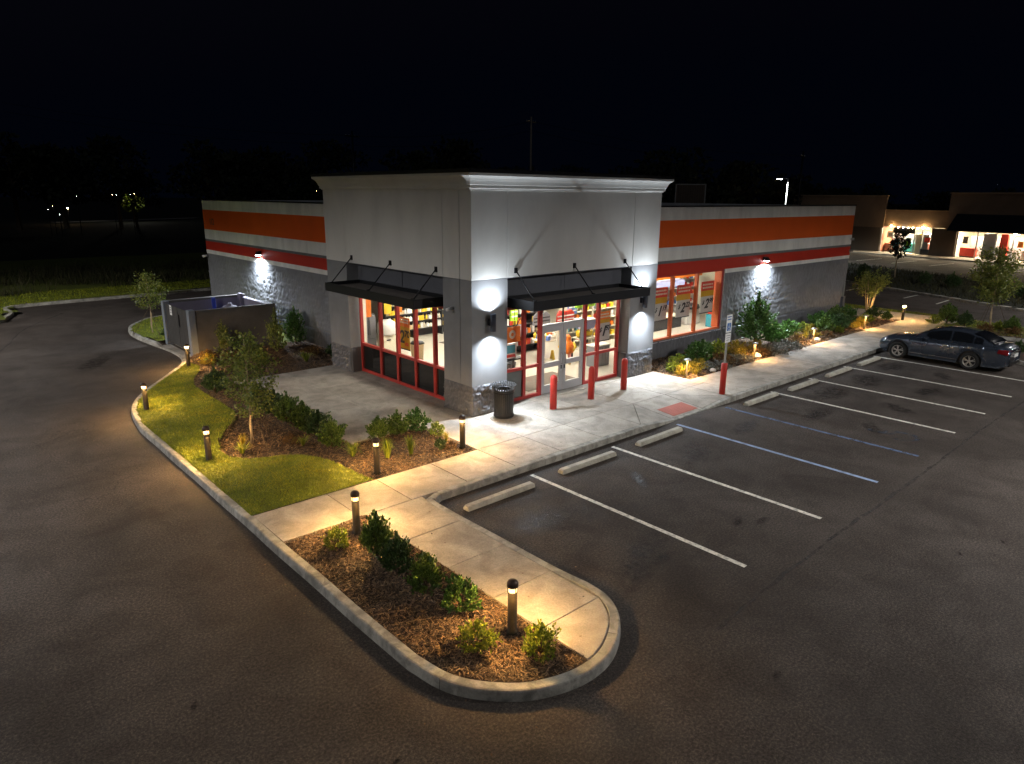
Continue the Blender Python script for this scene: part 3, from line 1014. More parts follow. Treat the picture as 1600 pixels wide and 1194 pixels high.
def fpt(face, s, d, z):
    return (s, d, z) if face == 'F' else (d, s, z)

def rough_panel(name, face, s0, s1, z0, z1, D, mat, amp=0.022, cell=0.045, holes=(), course=0.203, block=0.406, seed=0, freq=9.0):
    """split-faced block: chipped faces standing proud of recessed joints"""
    ns, nz = max(2, int((s1-s0)/cell)), max(2, int((z1-z0)/cell))
    S, Z = np.meshgrid(np.linspace(s0, s1, ns+1), np.linspace(z0, z1, nz+1), indexing='ij')
    row = np.floor(Z/course)
    sh = (row % 2)*block/2
    bx = np.floor((S+sh)/block)
    jz = np.minimum(np.mod(Z, course), course-np.mod(Z, course))
    js = np.minimum(np.mod(S+sh, block), block-np.mod(S+sh, block))
    j = np.clip(np.minimum(jz, js)/0.03, 0, 1)
    n = vnoise(S*1.0+bx*7.3, Z+row*3.1, freq, seed)*0.42+vnoise(S, Z, freq*1.9, seed+1)*0.38+vnoise(S, Z, freq*3.6, seed+2)*0.3
    tilt = (vnoise(bx, row, 1.0, seed+5)-0.5)*0.5
    off = amp*np.maximum(0.0, (0.72+0.28*j)*(n+tilt*0.5)-(0.3 if amp > 0.06 else 0.05))+0.004
    edge = (S <= s0+1e-6) | (S >= s1-1e-6) | (Z <= z0+1e-6) | (Z >= z1-1e-6)
    off = np.where(edge, 0.002, off)
    if face == 'F':
        V = np.stack([S, D-off, Z], -1)
    else:
        V = np.stack([D-off, S, Z], -1)
    idx = np.arange(V.shape[0]*V.shape[1]).reshape(V.shape[:2])
    F = np.stack([idx[:-1, :-1], idx[1:, :-1], idx[1:, 1:], idx[:-1, 1:]], -1)
    cs, cz = (S[:-1, :-1]+S[1:, 1:])/2, (Z[:-1, :-1]+Z[1:, 1:])/2
    ok = np.ones(cs.shape, bool)
    for h0, h1, k0, k1 in holes:
        ok &= ~((cs > h0) & (cs < h1) & (cz > k0) & (cz < k1))
    if face != 'F':
        F = F[..., ::-1]
    o = place(name, mesh_np(name, V.reshape(-1, 3), F[ok], mat, amp < 0.06), store)
    return o

GL, WN = 3.94, 1.02            # top of the grey coat, top of the split-face base
T = 8.1                        # tower side
for face in ('F', 'L'):
    o = 0.0 if face == 'F' else 0.5          # butt the two walls at the corner
    o2 = 0.5 if face == 'L' else 0.0
    st = 0.0 if face == 'F' else 0.52
    # piers
    fbox('pier', 'tower_grey', face, st, 1.28, 0.0, 0.5, 0.0, GL-0.004)
    fbox('pier', 'tower_grey', face, 6.72, T, 0.0, 0.5, 0.0, GL-0.004)
    rough_panel('split_face_base', face, 0.0, 1.28, 0.14, WN, -0.004, 'block_dark', 0.10, 0.024, seed=3, freq=13)
    rough_panel('split_face_base', face, 6.72, T, 0.14, WN, -0.004, 'block_dark', 0.10, 0.024, seed=4, freq=13)
    # upper wall in three stucco panels with joints
    for a, b in ((st, 1.268), (1.28, 6.72), (6.732, T)):
        fbox('stucco_panel', 'tower', face, a, b, 0.0, 0.5, GL+0.006, 6.32, bevel=0.006)
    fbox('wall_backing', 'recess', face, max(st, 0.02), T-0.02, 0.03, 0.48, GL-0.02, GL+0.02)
    # recess above the awning
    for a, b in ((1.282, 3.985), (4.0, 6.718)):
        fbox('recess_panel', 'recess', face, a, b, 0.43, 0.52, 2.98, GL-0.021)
    # side cheeks of the recess
    fbox('base_return', 'block_dark', face, 6.655, 6.719, 0.02, 0.42, 0.14, WN)
# far sides of the tower above the wing roofs
MB().box(T-0.4, T, 0.5, T, 5.2, 6.32).build('stucco_panel', 'tower', store)
MB().box(0.5, T-0.4, T-0.4, T, 5.2, 6.32).build('stucco_panel', 'tower', store)

# cornice: swept profile all round the tower
cor = [(0.0, 6.27), (0.035, 6.275), (0.04, 6.31), (0.075, 6.325), (0.08, 6.40), (0.10, 6.415), (0.105, 6.44), (0.125, 6.50), (0.165, 6.565), (0.215, 6.61), (0.255, 6.635), (0.26, 6.70), (0.0, 6.70)]
def sweep_square(prof, name, mat):
    vs, fs = [], []
    for p, z in prof:
        vs += [(-p, -p, z), (T+p, -p, z), (T+p, T+p, z), (-p, T+p, z)]
    for i in range(len(prof)-1):
        for k in range(4):
            a, b = i*4+k, i*4+(k+1) % 4
            fs.append((a, b, b+4, a+4))
    return MB().add(vs, fs).build(name, mat, store)
sweep_square(cor, 'cornice', 'tower')
sweep_square([(-0.2, 6.701), (0.272, 6.701), (0.275, 6.80), (-0.2, 6.82), (-0.25, 6.5)], 'coping', 'coping')
MB().box(0.1, T-0.1, 0.1, T-0.1, 6.45, 6.55).build('roof_deck', 'roof', store)

# ---- wings
WE, LE, WH = 26.13, 23.73, 5.78
WIN = (9.15, 14.27, 0.80, 3.28)           # side window in the right-hand wing
WD = 1.2
def wing(face, end, holes):
    base = [(5.31, WH, 'band_white', 0.025), (4.33, 5.31, 'band_orange', 0.022), (3.84, 4.33, 'band_white', 0.025), (3.73, 3.84, 'groove_shade', 0.004), (3.29, 3.73, 'band_red', 0.025)]
    for z0, z1, m, pr in base:
        fbox('wall_band', m, face, T, end, WD-pr, WD+0.2, z0+0.001, z1-0.001)
    if holes:
        a, b, k0, k1 = holes
        fbox('wall', 'block', face, T, a, WD+0.004, WD+0.2, 0, 3.289)
        fbox('wall', 'block', face, b, end, WD+0.004, WD+0.2, 0, 3.289)
        fbox('wall', 'block', face, a, b, WD+0.004, WD+0.2, 0, k0)
        fbox('wall_band', 'band_white', face, b+0.03, end, WD-0.025, WD+0.003, 3.12, 3.288)
        hh = [(a, b, k0, 3.3)]
    else:
        fbox('wall', 'block', face, T, end, WD+0.004, WD+0.2, 0, 3.289)
        fbox('wall_band', 'band_white', face, T, end, WD-0.025, WD+0.003, 3.10, 3.288)
        hh = []
    rough_panel('block_face', face, T, end, 0.82, 3.12, WD, 'block', 0.045, 0.042, hh, seed=8 if holes else 12, freq=8)
    rough_panel('block_face', face, T, end, 0.05, 0.82, WD-0.004, 'block_dark', 0.045, 0.05, hh, seed=9, freq=8)
    fbox('coping', 'coping', face, T-0.0, end+0.03, WD-0.05, WD+0.28, WH+0.001, WH+0.05)
wing('F', WE, WIN)
wing('L', LE, None)
# far walls, roof, floor, ceiling, partitions
MB().box(WE-0.2, WE, WD+0.21, LE, 0, WH).build('wall', 'band_white', store)
MB().box(WD+0.21, WE-0.21, LE-0.2, LE, 0, WH).build('wall', 'band_white', store)
MB().box(T, WE-0.2, WD+0.2, LE-0.2, 5.1, 5.25).build('roof_deck', 'roof', store)
MB().box(WD+0.2, T, T, LE-0.2, 5.1, 5.25).build('roof_deck', 'roof', store)
MB().box(0.44, T, 0.44, T, 0.0, 0.15).build('interior_floor', 'int_floor', store)
MB().box(T, WE-0.21, WD+0.21, 13.0, 0.0, 0.15).build('interior_floor', 'int_floor', store)
MB().box(WD+0.21, T, T, 13.0, 0.0, 0.15).build('interior_floor', 'int_floor', store)
MB().box(0.54, T, 0.54, T, 3.42, 3.5).build('interior_ceiling', 'int_ceiling', store)
MB().box(T, 20.5, WD+0.21, 13.0, 3.42, 3.5).build('interior_ceiling', 'int_ceiling', store)
MB().box(WD+0.21, T, T, 13.0, 3.42, 3.5).build('interior_ceiling', 'int_ceiling', store)
MB().box(WD+0.21, 20.5, 13.0, 13.1, 0, 3.5).build('partition', 'int_wall', store)
MB().box(20.5, 20.6, WD+0.21, 13.1, 0, 3.5).build('partition', 'int_wall', store)
MB().box(T-0.1, T, 0.5, WD+0.2, 0.0, 5.2).build('partition', 'int_wall', store)
MB().box(0.5, WD+0.2, T-0.1, T, 0.0, 5.2).build('partition', 'int_wall', store)
for x, y in ((2.2, 2.6), (5.0, 2.6), (2.2, 6.0), (5.0, 6.0), (8.0, 4.0), (5.0, 9.0), (9.0, 7.5), (11.0, 3.2), (13.6, 3.2), (16.2, 3.2), (13.6, 6.6), (17.0, 6.6)):
    MB().box(x-0.6, x+0.6, y-0.3, y+0.3, 3.385, 3.419).build('ceiling_light', 'store_lamp', store)

# ---- storefronts
def storefront(face, cuts, sill_rows, name='storefront_window'):
    """red frame with panes between the cuts; sill_rows: per bay what fills the lower part"""
    w = bpy.data.objects.new(name, None)
    col.objects.link(w)
    w.parent = store
    D0, D1 = 0.37, 0.47
    top, bar, bot = 3.02, 1.13, 0.15
    fbox('head_rail', 'frame_red', face, cuts[0], cuts[-1], D0, D1, top-0.08, top+0.0, w)
    for i, c in enumerate(cuts):
        wd = 0.055 if 0 < i < len(cuts)-1 else 0.07
        fbox('mullion', 'frame_red', face, c-wd+(0.07 if i == 0 else 0), c+wd-(0.07 if i == len(cuts)-1 else 0), D0-0.012, D1, bot, top-0.08, w, bevel=0.004)
    for i, row in enumerate(sill_rows):
        a, b = cuts[i]+0.04, cuts[i+1]-0.04
        if row == 'door':
            continue
        fbox('sill_rail', 'frame_red', face, a, b, D0, D1, bot+0.001, bot+0.10, w)
        fbox('cross_rail', 'frame_red', face, a, b, D0-0.004, D1, bar-0.045, bar+0.045, w, bevel=0.004)
        fbox('pane', {'dark': 'glass_dark', 'grey': 'glass_grey'}.get(row, 'glass'), face, a, b, 0.415, 0.425, bot+0.10, bar-0.045, w)
        fbox('pane', 'glass', face, a, b, 0.415, 0.425, bar+0.045, top-0.08, w)
    return w
storefront('L', [1.282, 2.28, 3.30, 4.33, 5.36, 6.65], ['dark']*5)
sf = storefront('F', [1.282, 2.30, 2.97, 4.97, 5.62, 6.65], ['grey', 'clear', 'door', 'clear', 'clear'])
# transom over the doors
fbox('transom_rail', 'alu', 'F', 3.03, 4.91, 0.372, 0.47, 2.28, 2.345, sf)
fbox('transom_mullion', 'bronze', 'F', 3.955, 3.985, 0.39, 0.45, 2.346, 2.935, sf)
for a, b in ((3.025, 3.954), (3.986, 4.915)):
    fbox('pane', 'glass', 'F', a, b, 0.415, 0.425, 2.346, 2.94, sf)
# pair of glazed doors
for a, b, hx in ((3.03, 3.963, 3.90), (3.977, 4.91, 4.04)):
    d = bpy.data.objects.new('entrance_door', None)
    col.objects.link(d)
    d.parent = store
    d0, d1 = 0.38, 0.44
    fbox('stile', 'alu', 'F', a, a+0.13, d0, d1, 0.165, 2.275, d, 0.004)
    fbox('stile', 'alu', 'F', b-0.13, b, d0, d1, 0.165, 2.275, d, 0.004)
    fbox('door_rail', 'alu', 'F', a+0.13, b-0.13, d0, d1, 2.10, 2.275, d)
    fbox('door_rail', 'alu', 'F', a+0.13, b-0.13, d0, d1, 0.98, 1.14, d)
    fbox('door_rail', 'alu', 'F', a+0.13, b-0.13, d0, d1, 0.165, 0.42, d)
    fbox('pane', 'glass', 'F', a+0.13, b-0.13, 0.405, 0.415, 0.42, 0.98, d)
    fbox('pane', 'glass', 'F', a+0.13, b-0.13, 0.405, 0.415, 1.14, 2.10, d)
    MB().tube([(hx, 0.38, 1.38), (hx, 0.32, 1.36), (hx, 0.31, 1.2), (hx, 0.32, 1.04), (hx, 0.38, 1.02)], 0.014, 8).build('handle', 'galv', d, True)
    fbox('lock', 'black', 'F', hx-0.02, hx+0.02, 0.365, 0.379, 0.86, 0.98, d)

# ---- side window of the right-hand wing
sw = bpy.data.objects.new('side_window', None)
col.objects.link(sw)
sw.parent = store
a, b, k0, k1 = WIN
fbox('sill_rail', 'frame_orange', 'F', a, b, WD+0.02, WD+0.14, k0-0.0, k0+0.09, sw)
fbox('head_rail', 'frame_red', 'F', a, b, WD+0.03, WD+0.14, k1-0.06, k1+0.008, sw)
for x0, x1, m in ((a, a+0.09, 'frame_red'), (10.78, 10.90, 'frame_orange'), (12.40, 12.52, 'frame_orange'), (b-0.07, b, 'frame_red')):
    fbox('mullion', m, 'F', x0, x1, WD+0.015, WD+0.145, k0+0.09, k1-0.06, sw, 0.005)
fbox('jamb_lining', 'frame_orange', 'F', b-0.09, b-0.07, WD+0.05, WD+0.36, k0+0.05, k1-0.05, sw)
for x0, x1 in ((a+0.09, 10.78), (10.90, 12.40), (12.52, b-0.07)):
    fbox('pane', 'glass', 'F', x0, x1, WD+0.075, WD+0.085, k0+0.09, k1-0.06, sw)
fbox('window_trim', 'alu', 'F', b+0.002, b+0.028, WD-0.035, WD+0.1, k0-0.02, k1, sw)
fbox('window_trim', 'alu', 'F', a, b+0.028, WD-0.035, WD+0.1, k0-0.045, k0-0.02, sw)

# ---- awnings
def awning(face):
    w = bpy.data.objects.new('awning', None)
    col.objects.link(w)
    w.parent = store
    s0, s1, f, z0, z1 = 1.47, 6.60, -0.88, 3.08, 3.35
    fbox('front_fascia', 'awning', face, s0, s1, f, f+0.05, z0, z1, w, 0.006)
    fbox('back_fascia', 'awning', face, s0, s1, 0.37, 0.42, z0, z1, w)
    fbox('side_fascia', 'awning', face, s0, s0+0.05, f+0.051, 0.369, z0, z1, w)
    fbox('side_fascia', 'awning', face, s1-0.05, s1, f+0.051, 0.369, z0, z1, w)
    n = 9
    for i in range(n):
        d0 = f+0.055+(0.365-f-0.055)*i/n
        d1 = f+0.055+(0.365-f-0.055)*(i+1)/n-0.012
        fbox('deck_plank', 'awning_deck', face, s0+0.052, s1-0.052, d0, d1, z0+0.13, z0+0.16, w)
    for s in (1.58, 3.96, 6.33):
        st = MB().tube([fpt(face, s, -0.02, 4.12), fpt(face, s, -0.80, 3.34)], 0.018, 8)
        q = st.build('strut', 'awning', w, True)
        fbox('anchor_plate', 'black', face, s-0.055, s+0.055, -0.03, -0.001, 4.05, 4.20, w)
        fbox('clevis', 'black', face, s-0.03, s+0.03, -0.86, -0.76, z1, z1+0.03, w)
awning('F')
awning('L')
# conduit box and vents on the far end of the long wall, and the house number
MB().box(25.75, 26.0, WD-0.16, WD-0.03, 0.45, 1.15).build('meter_box', 'block_dark', store)
MB().tube([(25.9, WD-0.08, 1.15), (25.9, WD-0.08, 1.9)], 0.03, 8).build('conduit', 'galv', store)
for z in (4.05, 3.45):
    MB().box(26.0, 26.2, WD-0.14, WD-0.03, z, z+0.12).build('wall_vent', 'galv', store)
def vent_text():
    o = lettering('112', 0.42, 'sign_dark', store, (WD-0.03, 22.55, 4.72), (R(90), 0, R(-90)), bold=0.01)
    o.name = 'house_number'
vent_text()

# ================================================================== LAMPS ON THE WALLS
def light(name, kind, loc, energy, colr, parent=None, aim=(0, 0, -1), size=60, blend=0.6, radius=0.04):
    l = bpy.data.lights.new(name, kind)
    l.energy = energy
    l.color = colr
    l.shadow_soft_size = radius
    if kind == 'SPOT':
        l.spot_size = R(size)
        l.spot_blend = blend
    o = bpy.data.objects.new(name, l)
    col.objects.link(o)
    o.location = loc
    o.rotation_euler = Vector(aim).to_track_quat('-Z', 'Y').to_euler()
    if parent is not None:
        o.parent = parent
    return o

COOL = (0.80, 0.90, 1.0)
def sconce(label, x):
    t = thing('wall_sconce', label, 'wall lamp', (x, -0.004, 2.78), 0, 'cylinder wall lamps beside the entrance')
    MB().lathe([(0.075, -0.24), (0.085, -0.24), (0.085, 0.24), (0.075, 0.24), (0.075, 0.20), (0.0, 0.20)], 24, (0, -0.17, 0)).build('cylinder_body', 'sconce', t, True)
    MB().box(-0.06, 0.06, -0.10, 0, -0.09, 0.09).build('wall_bracket', 'sconce', t)
    for s in (1, -1):
        MB().lathe([(0.0, s*0.205), (0.07, s*0.205), (0.07, s*0.215), (0, s*0.216)], 20, (0, -0.17, 0)).build('lens', 'lens_cool', t)
        light('sconce_beam', 'SPOT', (0, -0.17, s*0.246), SCONCE_W*(1.25 if s > 0 else 3.8), COOL, t, (0, -0.5 if s < 0 else 0, s), 150, 1.0, 0.018)
sconce('dark cylinder up-and-down wall lamp on the corner pier near the litter bin', 0.61)
sconce('dark cylinder up-and-down wall lamp on the far pier beside the side window', 7.30)

def wall_pack(label, face, s):
    loc = fpt(face, s, WD-0.026, 3.55)
    t = thing('wall_pack_lamp', label, 'wall lamp', loc, 0 if face == 'F' else R(-90), 'small wall pack lamps on the side wings')
    MB().add([(-0.13, 0, -0.09), (0.13, 0, -0.09), (0.13, -0.23, -0.07), (-0.13, -0.23, -0.07), (-0.13, 0, 0.09), (0.13, 0, 0.09), (0.11, -0.15, 0.07), (-0.11, -0.15, 0.07)],
             [(3, 2, 1, 0), (4, 5, 6, 7), (0, 1, 5, 4), (1, 2, 6, 5), (2, 3, 7, 6), (3, 0, 4, 7)]).build('housing', 'black', t, bevel=0.008)
    MB().box(-0.09, 0.09, -0.21, -0.03, -0.115, -0.092).build('lens', 'lens_cool', t)
    light('pack_beam', 'SPOT', (0, -0.19, -0.14), PACK_W, COOL, t, (0, -0.10, -1), 160, 1.0, 0.05)
wall_pack('small wall pack lamp on the red stripe above the tall green bush', 'F', 17.38)
wall_pack('small wall pack lamp on the red stripe above the refuse enclosure', 'L', 16.7)
c_ = thing('security_camera', 'small pale security camera on the grey corner pier beside the side storefront', 'camera', (0, 0.82, 3.12))
MB().box(-0.05, -0.002, -0.04, 0.04, -0.04, 0.04).build('mount', 'galv', c_)
MB().tube([(-0.06, 0, 0), (-0.22, 0.02, -0.03)], 0.045, 10).build('camera_body', 'sign_white', c_, True)
c2 = thing('security_camera', 'white security camera at the far end of the side wing facing the drive', 'camera', (WD-0.03, 23.55, 2.98))
MB().box(-0.05, -0.002, -0.05, 0.05, -0.05, 0.05).build('mount', 'galv', c2)
MB().tube([(-0.06, 0, 0), (-0.28, 0.05, -0.04)], 0.06, 10).build('camera_body', 'sign_white', c2, True)

# ================================================================== INSIDE THE STORE
def pk(name, c, rough=0.5):
    MT[name] = M(name, c, rough, 0.06, 3, 0.02)
for n_, c_2 in (('pk_orange', (0.80, 0.20, 0.02)), ('pk_white', (0.75, 0.73, 0.68)), ('pk_yellow', (0.78, 0.52, 0.03)), ('pk_red', (0.62, 0.05, 0.03)), ('pk_blue', (0.10, 0.20, 0.50)), ('pk_black', (0.02, 0.02, 0.022)),
               ('pk_green', (0.30, 0.60, 0.03)), ('pk_tan', (0.55, 0.40, 0.22)), ('pk_pink', (0.70, 0.30, 0.28)), ('pk_grey', (0.22, 0.22, 0.24)), ('pk_lilac', (0.38, 0.42, 0.66)), ('pk_teal', (0.05, 0.30, 0.38)), ('pk_cream', (0.72, 0.66, 0.50))):
    pk(n_, c_2)

def bottle_me(mat):
    return MB().lathe([(0.0, 0), (0.045, 0), (0.048, 0.12), (0.03, 0.15), (0.018, 0.16), (0.018, 0.2), (0.0, 0.2)], 10).build('tmp', mat).data
def boxp_me(mat, w, d, h):
    return MB().box(-w/2, w/2, -d/2, d/2, 0, h).build('tmp', mat).data
def bag_me(mat):
    return MB().lathe([(0.03, 0), (0.07, 0.01), (0.075, 0.08), (0.06, 0.13), (0.03, 0.15), (0.035, 0.17), (0.0, 0.17)], 8).build('tmp', mat).data
GNAME = ['carton', 'carton', 'bottle', 'bottle', 'carton', 'pouch', 'carton', 'bottle', 'carton', 'pouch', 'carton', 'bottle']
GOODS = [boxp_me('pk_white', .11, .09, .17), boxp_me('pk_tan', .13, .10, .14), bottle_me('pk_cream'), bottle_me('pk_yellow'), boxp_me('pk_orange', .12, .1, .16), bag_me('pk_white'), boxp_me('pk_yellow', .16, .1, .13), bottle_me('pk_white'),
         boxp_me('pk_red', .1, .08, .15), bag_me('pk_cream'), boxp_me('pk_blue', .1, .1, .12), bottle_me('pk_teal')]
for o in [o for o in col.objects if o.name.startswith('tmp')]:
    bpy.data.objects.remove(o)

def gondola(label, x0, x1, y, depth, tiers, tall, facing=-1, base='pk_black', goods_label=None, group=None, step=0.17, pick=None, face='x', skip=0.1):
    t = thing('shelf_unit', label, 'shelf', (0, 0, 0))
    y1 = y+depth*(-facing)
    lo, hi = min(y, y1), max(y, y1)
    B = (lambda m, a, b, c, d, e, f: m.box(a, b, c, d, e, f)) if face == 'x' else (lambda m, a, b, c, d, e, f: m.box(c, d, a, b, e, f))
    back = hi-0.03 if facing < 0 else lo
    B(MB(), x0, x1, back, back+0.03, 0.151, tall).build('back_panel', base, t)
    nup = max(2, int((x1-x0)/1.2)+1)
    for i in range(nup):
        x = x0+(x1-x0)*i/(nup-1)
        B(MB(), x-0.02, x+0.02, lo, hi, 0.151, tall+0.02).build('upright', base, t)
    for z in tiers:
        B(MB(), x0+0.02, x1-0.02, lo, hi-0.03, z-0.045, z).build('shelf_board', base, t)
        if goods_label:
            x = x0+0.1
            while x < x1-0.1:
                if random.random() > skip:
                    k = random.choice(pick) if pick else random.randrange(len(GOODS))
                    yy = (lo+0.1) if facing < 0 else (hi-0.1)
                    p = (x, yy, z+0.001) if face == 'x' else (yy, x, z+0.001)
                    o = place(GNAME[k], GOODS[k], None, p)
                    o.rotation_euler = (0, 0, random.uniform(-.3, .3))
                    s = random.uniform(1.0, 1.45)
                    o.scale = (s, s, s*random.uniform(.8, 1.25))
                    tag(o, goods_label.replace('item', GNAME[k]), 'package', group)
                x += step*random.uniform(.8, 1.3)
    return t

gondola('long dark wall shelf full of small goods seen through the side storefront', 3.6, 9.4, 10.25, 0.45, (0.55, 0.9, 1.25, 1.62, 2.0, 2.4), 2.75, -1, 'pk_black',
        'small packaged item on the long dark wall shelf behind the side storefront', 'goods on the long wall shelf', 0.135, [0, 1, 2, 3, 5, 6, 7, 9, 0, 2])
gondola('dark open shelf with orange boxes to one side of the entrance doors', 4.6, 7.6, 5.0, 0.5, (0.5, 0.95, 1.35, 1.75, 2.15), 2.4, -1, 'pk_black',
        'boxed item on the dark shelf facing the entrance doors', 'goods on the shelf facing the doors', 0.2, [0, 1, 4, 4, 8, 6])
gondola('tall shelf of bright goods beyond the entrance doors', 8.6, 11.6, 4.6, 0.5, (0.4, 0.8, 1.2, 1.6, 2.0, 2.35), 2.6, -1, 'pk_cream',
        'bright packaged item on the tall shelf beyond the doors', 'goods on the tall shelf beyond the doors', 0.22, [0, 3, 4, 6, 8, 9, 10, 11])
gondola('low white shelf of mixed goods behind the side window banners', 12.6, 19.6, 5.9, 0.5, (0.55, 0.95, 1.35, 1.75, 2.15), 2.45, -1, 'pk_white',
        'packaged item on the white shelf behind the side window banners', 'goods behind the side window banners', 0.3, [0, 4, 8, 9, 1, 10, 7])

MT['poster_paper'] = M('poster_paper', (0.58, 0.56, 0.51), 0.6, 0.05)
MT['poster_yellow'] = M('poster_yellow', (0.62, 0.36, 0.02), 0.6, 0.05)
# price posters: red head, yellow band, pale field with the price
def poster(label, face, s0, s1, z0, z1, d, price, split=(0.30, 0.48), low='poster_paper', yellow='poster_yellow', shear=0.35, extra=None, flip=False, sz=1.0, headtext=True):
    t = thing('price_poster', label, 'poster')
    w, h = s1-s0, z1-z0
    za, zb = z1-h*split[0], z1-h*split[1]
    fbox('poster_field', low, face, s0, s1, d, d+0.012, z0, zb, t)
    fbox('poster_band', yellow, face, s0, s1, d, d+0.012, zb, za, t)
    fbox('poster_head', 'pk_red' if face == 'F' and d > 1 else 'pk_orange', face, s0, s1, d, d+0.012, za, z1, t)
    fbox('poster_foot', 'pk_black', face, s0, s1, d-0.001, d+0.013, z0-0.04, z0, t)
    rot = (R(90), 0, 0) if face == 'F' else (R(90), 0, R(-90))
    sm = (s0+s1)/2
    zc = (z0+zb)/2+0.02*h
    sg = 1 if face == 'F' else -1          # reading direction along the facade
    P = lambda ds, z: fpt(face, sm+sg*ds, d-0.004, z)
    big, small = price
    H = (zb-z0)*0.80*sz
    lettering('$', H*0.45, 'pk_black', t, P(-w*0.30, zc+H*0.1), rot, bold=0.006, shear=shear)
    lettering(big, H, 'pk_black', t, P(-w*0.04, zc-H*0.03), rot, bold=0.016, shear=shear)
    lettering(small, H*0.55, 'pk_black', t, P(w*0.30, zc+H*0.18), rot, bold=0.008, shear=shear, space=0.9)
    if headtext:        # two rows of small illegible pale print
        for r in range(2):
            x = -w*0.40
            while x < w*0.38:
                lw = w*random.uniform(0.06, 0.12)
                zz = z1-h*split[0]*(0.33+0.34*r)
                e = fbox('print_mark', 'pk_cream', face, sm+sg*x if sg > 0 else sm-x-lw, (sm+x+lw) if sg > 0 else sm-x, d-0.004, d-0.001, zz-h*0.025, zz+h*0.025, t)
                x += lw+w*0.03
    return t
pL = poster('yellow price poster with orange head hanging in the side storefront', 'L', 4.12, 4.95, 1.27, 2.30, 0.72, ('2', '70'), (0.24, 0.30), 'poster_yellow', 'pk_orange', 0.12)
lettering('USD', 0.13, 'pk_red', pL, (0.716, 4.30, 1.42), (R(90), 0, R(-90)), bold=0.006)
poster('white price poster with orange head inside the entrance beside the doors', 'F', 5.98, 6.60, 1.42, 2.40, 0.72, ('1', '97'), (0.28, 0.40))
poster('hanging price banner in the side window, the one closest to the entrance tower', 'F', 10.03, 10.90, 1.52, 2.79, 1.52, ('1', '19'))
poster('hanging price banner in the middle pane of the side window', 'F', 11.52, 12.46, 1.51, 2.79, 1.52, ('2', '22'))
poster('hanging price banner in the far pane of the side window beside the orange jamb', 'F', 13.2, 14.14, 1.52, 2.80, 1.52, ('2', '99'))
# orange poster with a pale ring by the corner pier
op = thing('ring_poster', 'orange poster with a pale ring inside the entrance next to the corner pier', 'poster')
MB().box(1.75, 2.45, 0.72, 0.735, 1.88, 2.36).build('poster_sheet', 'pk_orange', op)
rr = MB()
vs_, fs_ = [], []
for i in range(21):
    a_ = 2*math.pi*i/20
    for r_ in (0.055, 0.13):
        vs_.append((2.12+r_*math.cos(a_), 0.716, 2.13+r_*math.sin(a_)))
rr.add(vs_, [(2*i, 2*i+1, 2*i+3, 2*i+2) for i in range(20)]).build('ring_print', 'pk_cream', op)

def simple(name, label, cat, loc, rz=0, group=None):
    return thing(name, label, cat, loc, rz, group)
tv = simple('boxed_toy', 'blue and red boxed item under the orange ring poster', 'box', (2.55, 1.45, 1.20))
MB().box(-0.32, 0.32, -0.1, 0.1, 0, 0.48).build('carton', 'pk_white', tv)
MB().box(-0.26, 0.26, -0.104, -0.1, 0.17, 0.43).build('picture_panel', 'pk_teal', tv)
MB().box(-0.26, 0.26, -0.104, -0.1, 0.04, 0.13).build('stripe_panel', 'pk_red', tv)
ds = simple('display_table', 'low dark display table carrying the boxed item by the entrance', 'table', (2.6, 1.5, 0.15))
MB().box(-0.5, 0.5, -0.25, 0.25, 1.0, 1.045).build('table_top', 'pk_black', ds)
for i, j in ((-1, -1), (1, -1), (1, 1), (-1, 1)):
    MB().box(i*.45-.025, i*.45+.025, j*.2-.025, j*.2+.025, 0, 1.0).build('leg', 'pk_black', ds)
ca = simple('shop_basket_stack', 'dark rounded container standing on the floor behind the grey lower panel', 'container', (4.3, 3.3, 0.15))
MB().lathe([(0.2, 0), (0.24, 0.3), (0.25, 0.32), (0.22, 0.32), (0.2, 0.05), (0, 0.05)], 14).build('tub', 'pk_black', ca, True)
MB().tube([(-0.24, 0, 0.3), (-0.2, 0, 0.5), (0, 0, 0.56), (0.2, 0, 0.5), (0.24, 0, 0.3)], 0.012, 6).build('handle', 'galv', ca)
bg = simple('floor_bag', 'grey padded bag hanging beside the dark shelf near the doors', 'bag', (5.9, 4.5, 1.0))
MB().lathe([(0.05, 0), (0.25, 0.06), (0.30, 0.22), (0.22, 0.4), (0.06, 0.46), (0, 0.46)], 12).build('bag_body', 'pk_grey', bg, True)
MB().tube([(-0.2, 0, 0.4), (0, 0, 0.7), (0.2, 0, 0.4)], 0.02, 6).build('strap', 'pk_black', bg)
mat_ = MB().box(3.0, 5.4, 0.9, 2.25, 0.1505, 0.163).build('floor_mat', 'mat')
tag(mat_, 'brown floor mat lying inside the entrance doors', 'mat')
mat2 = MB().box(5.3, 7.2, 7.7, 8.9, 0.1505, 0.163).build('floor_mat', 'mat')
tag(mat2, 'grey floor mat seen through the side storefront', 'mat')
oj = simple('orange_jacket_display', 'orange jacket on a short display figure behind the far door leaf', 'clothing display', (6.65, 2.75, 0.15), R(-40))
MB().lathe([(0.10, 0.40), (0.24, 0.44), (0.26, 0.60), (0.23, 0.78), (0.16, 0.86), (0.13, 0.92), (0.14, 1.02), (0.08, 1.09), (0, 1.1)], 16).build('jacket', 'pk_orange', oj, True)
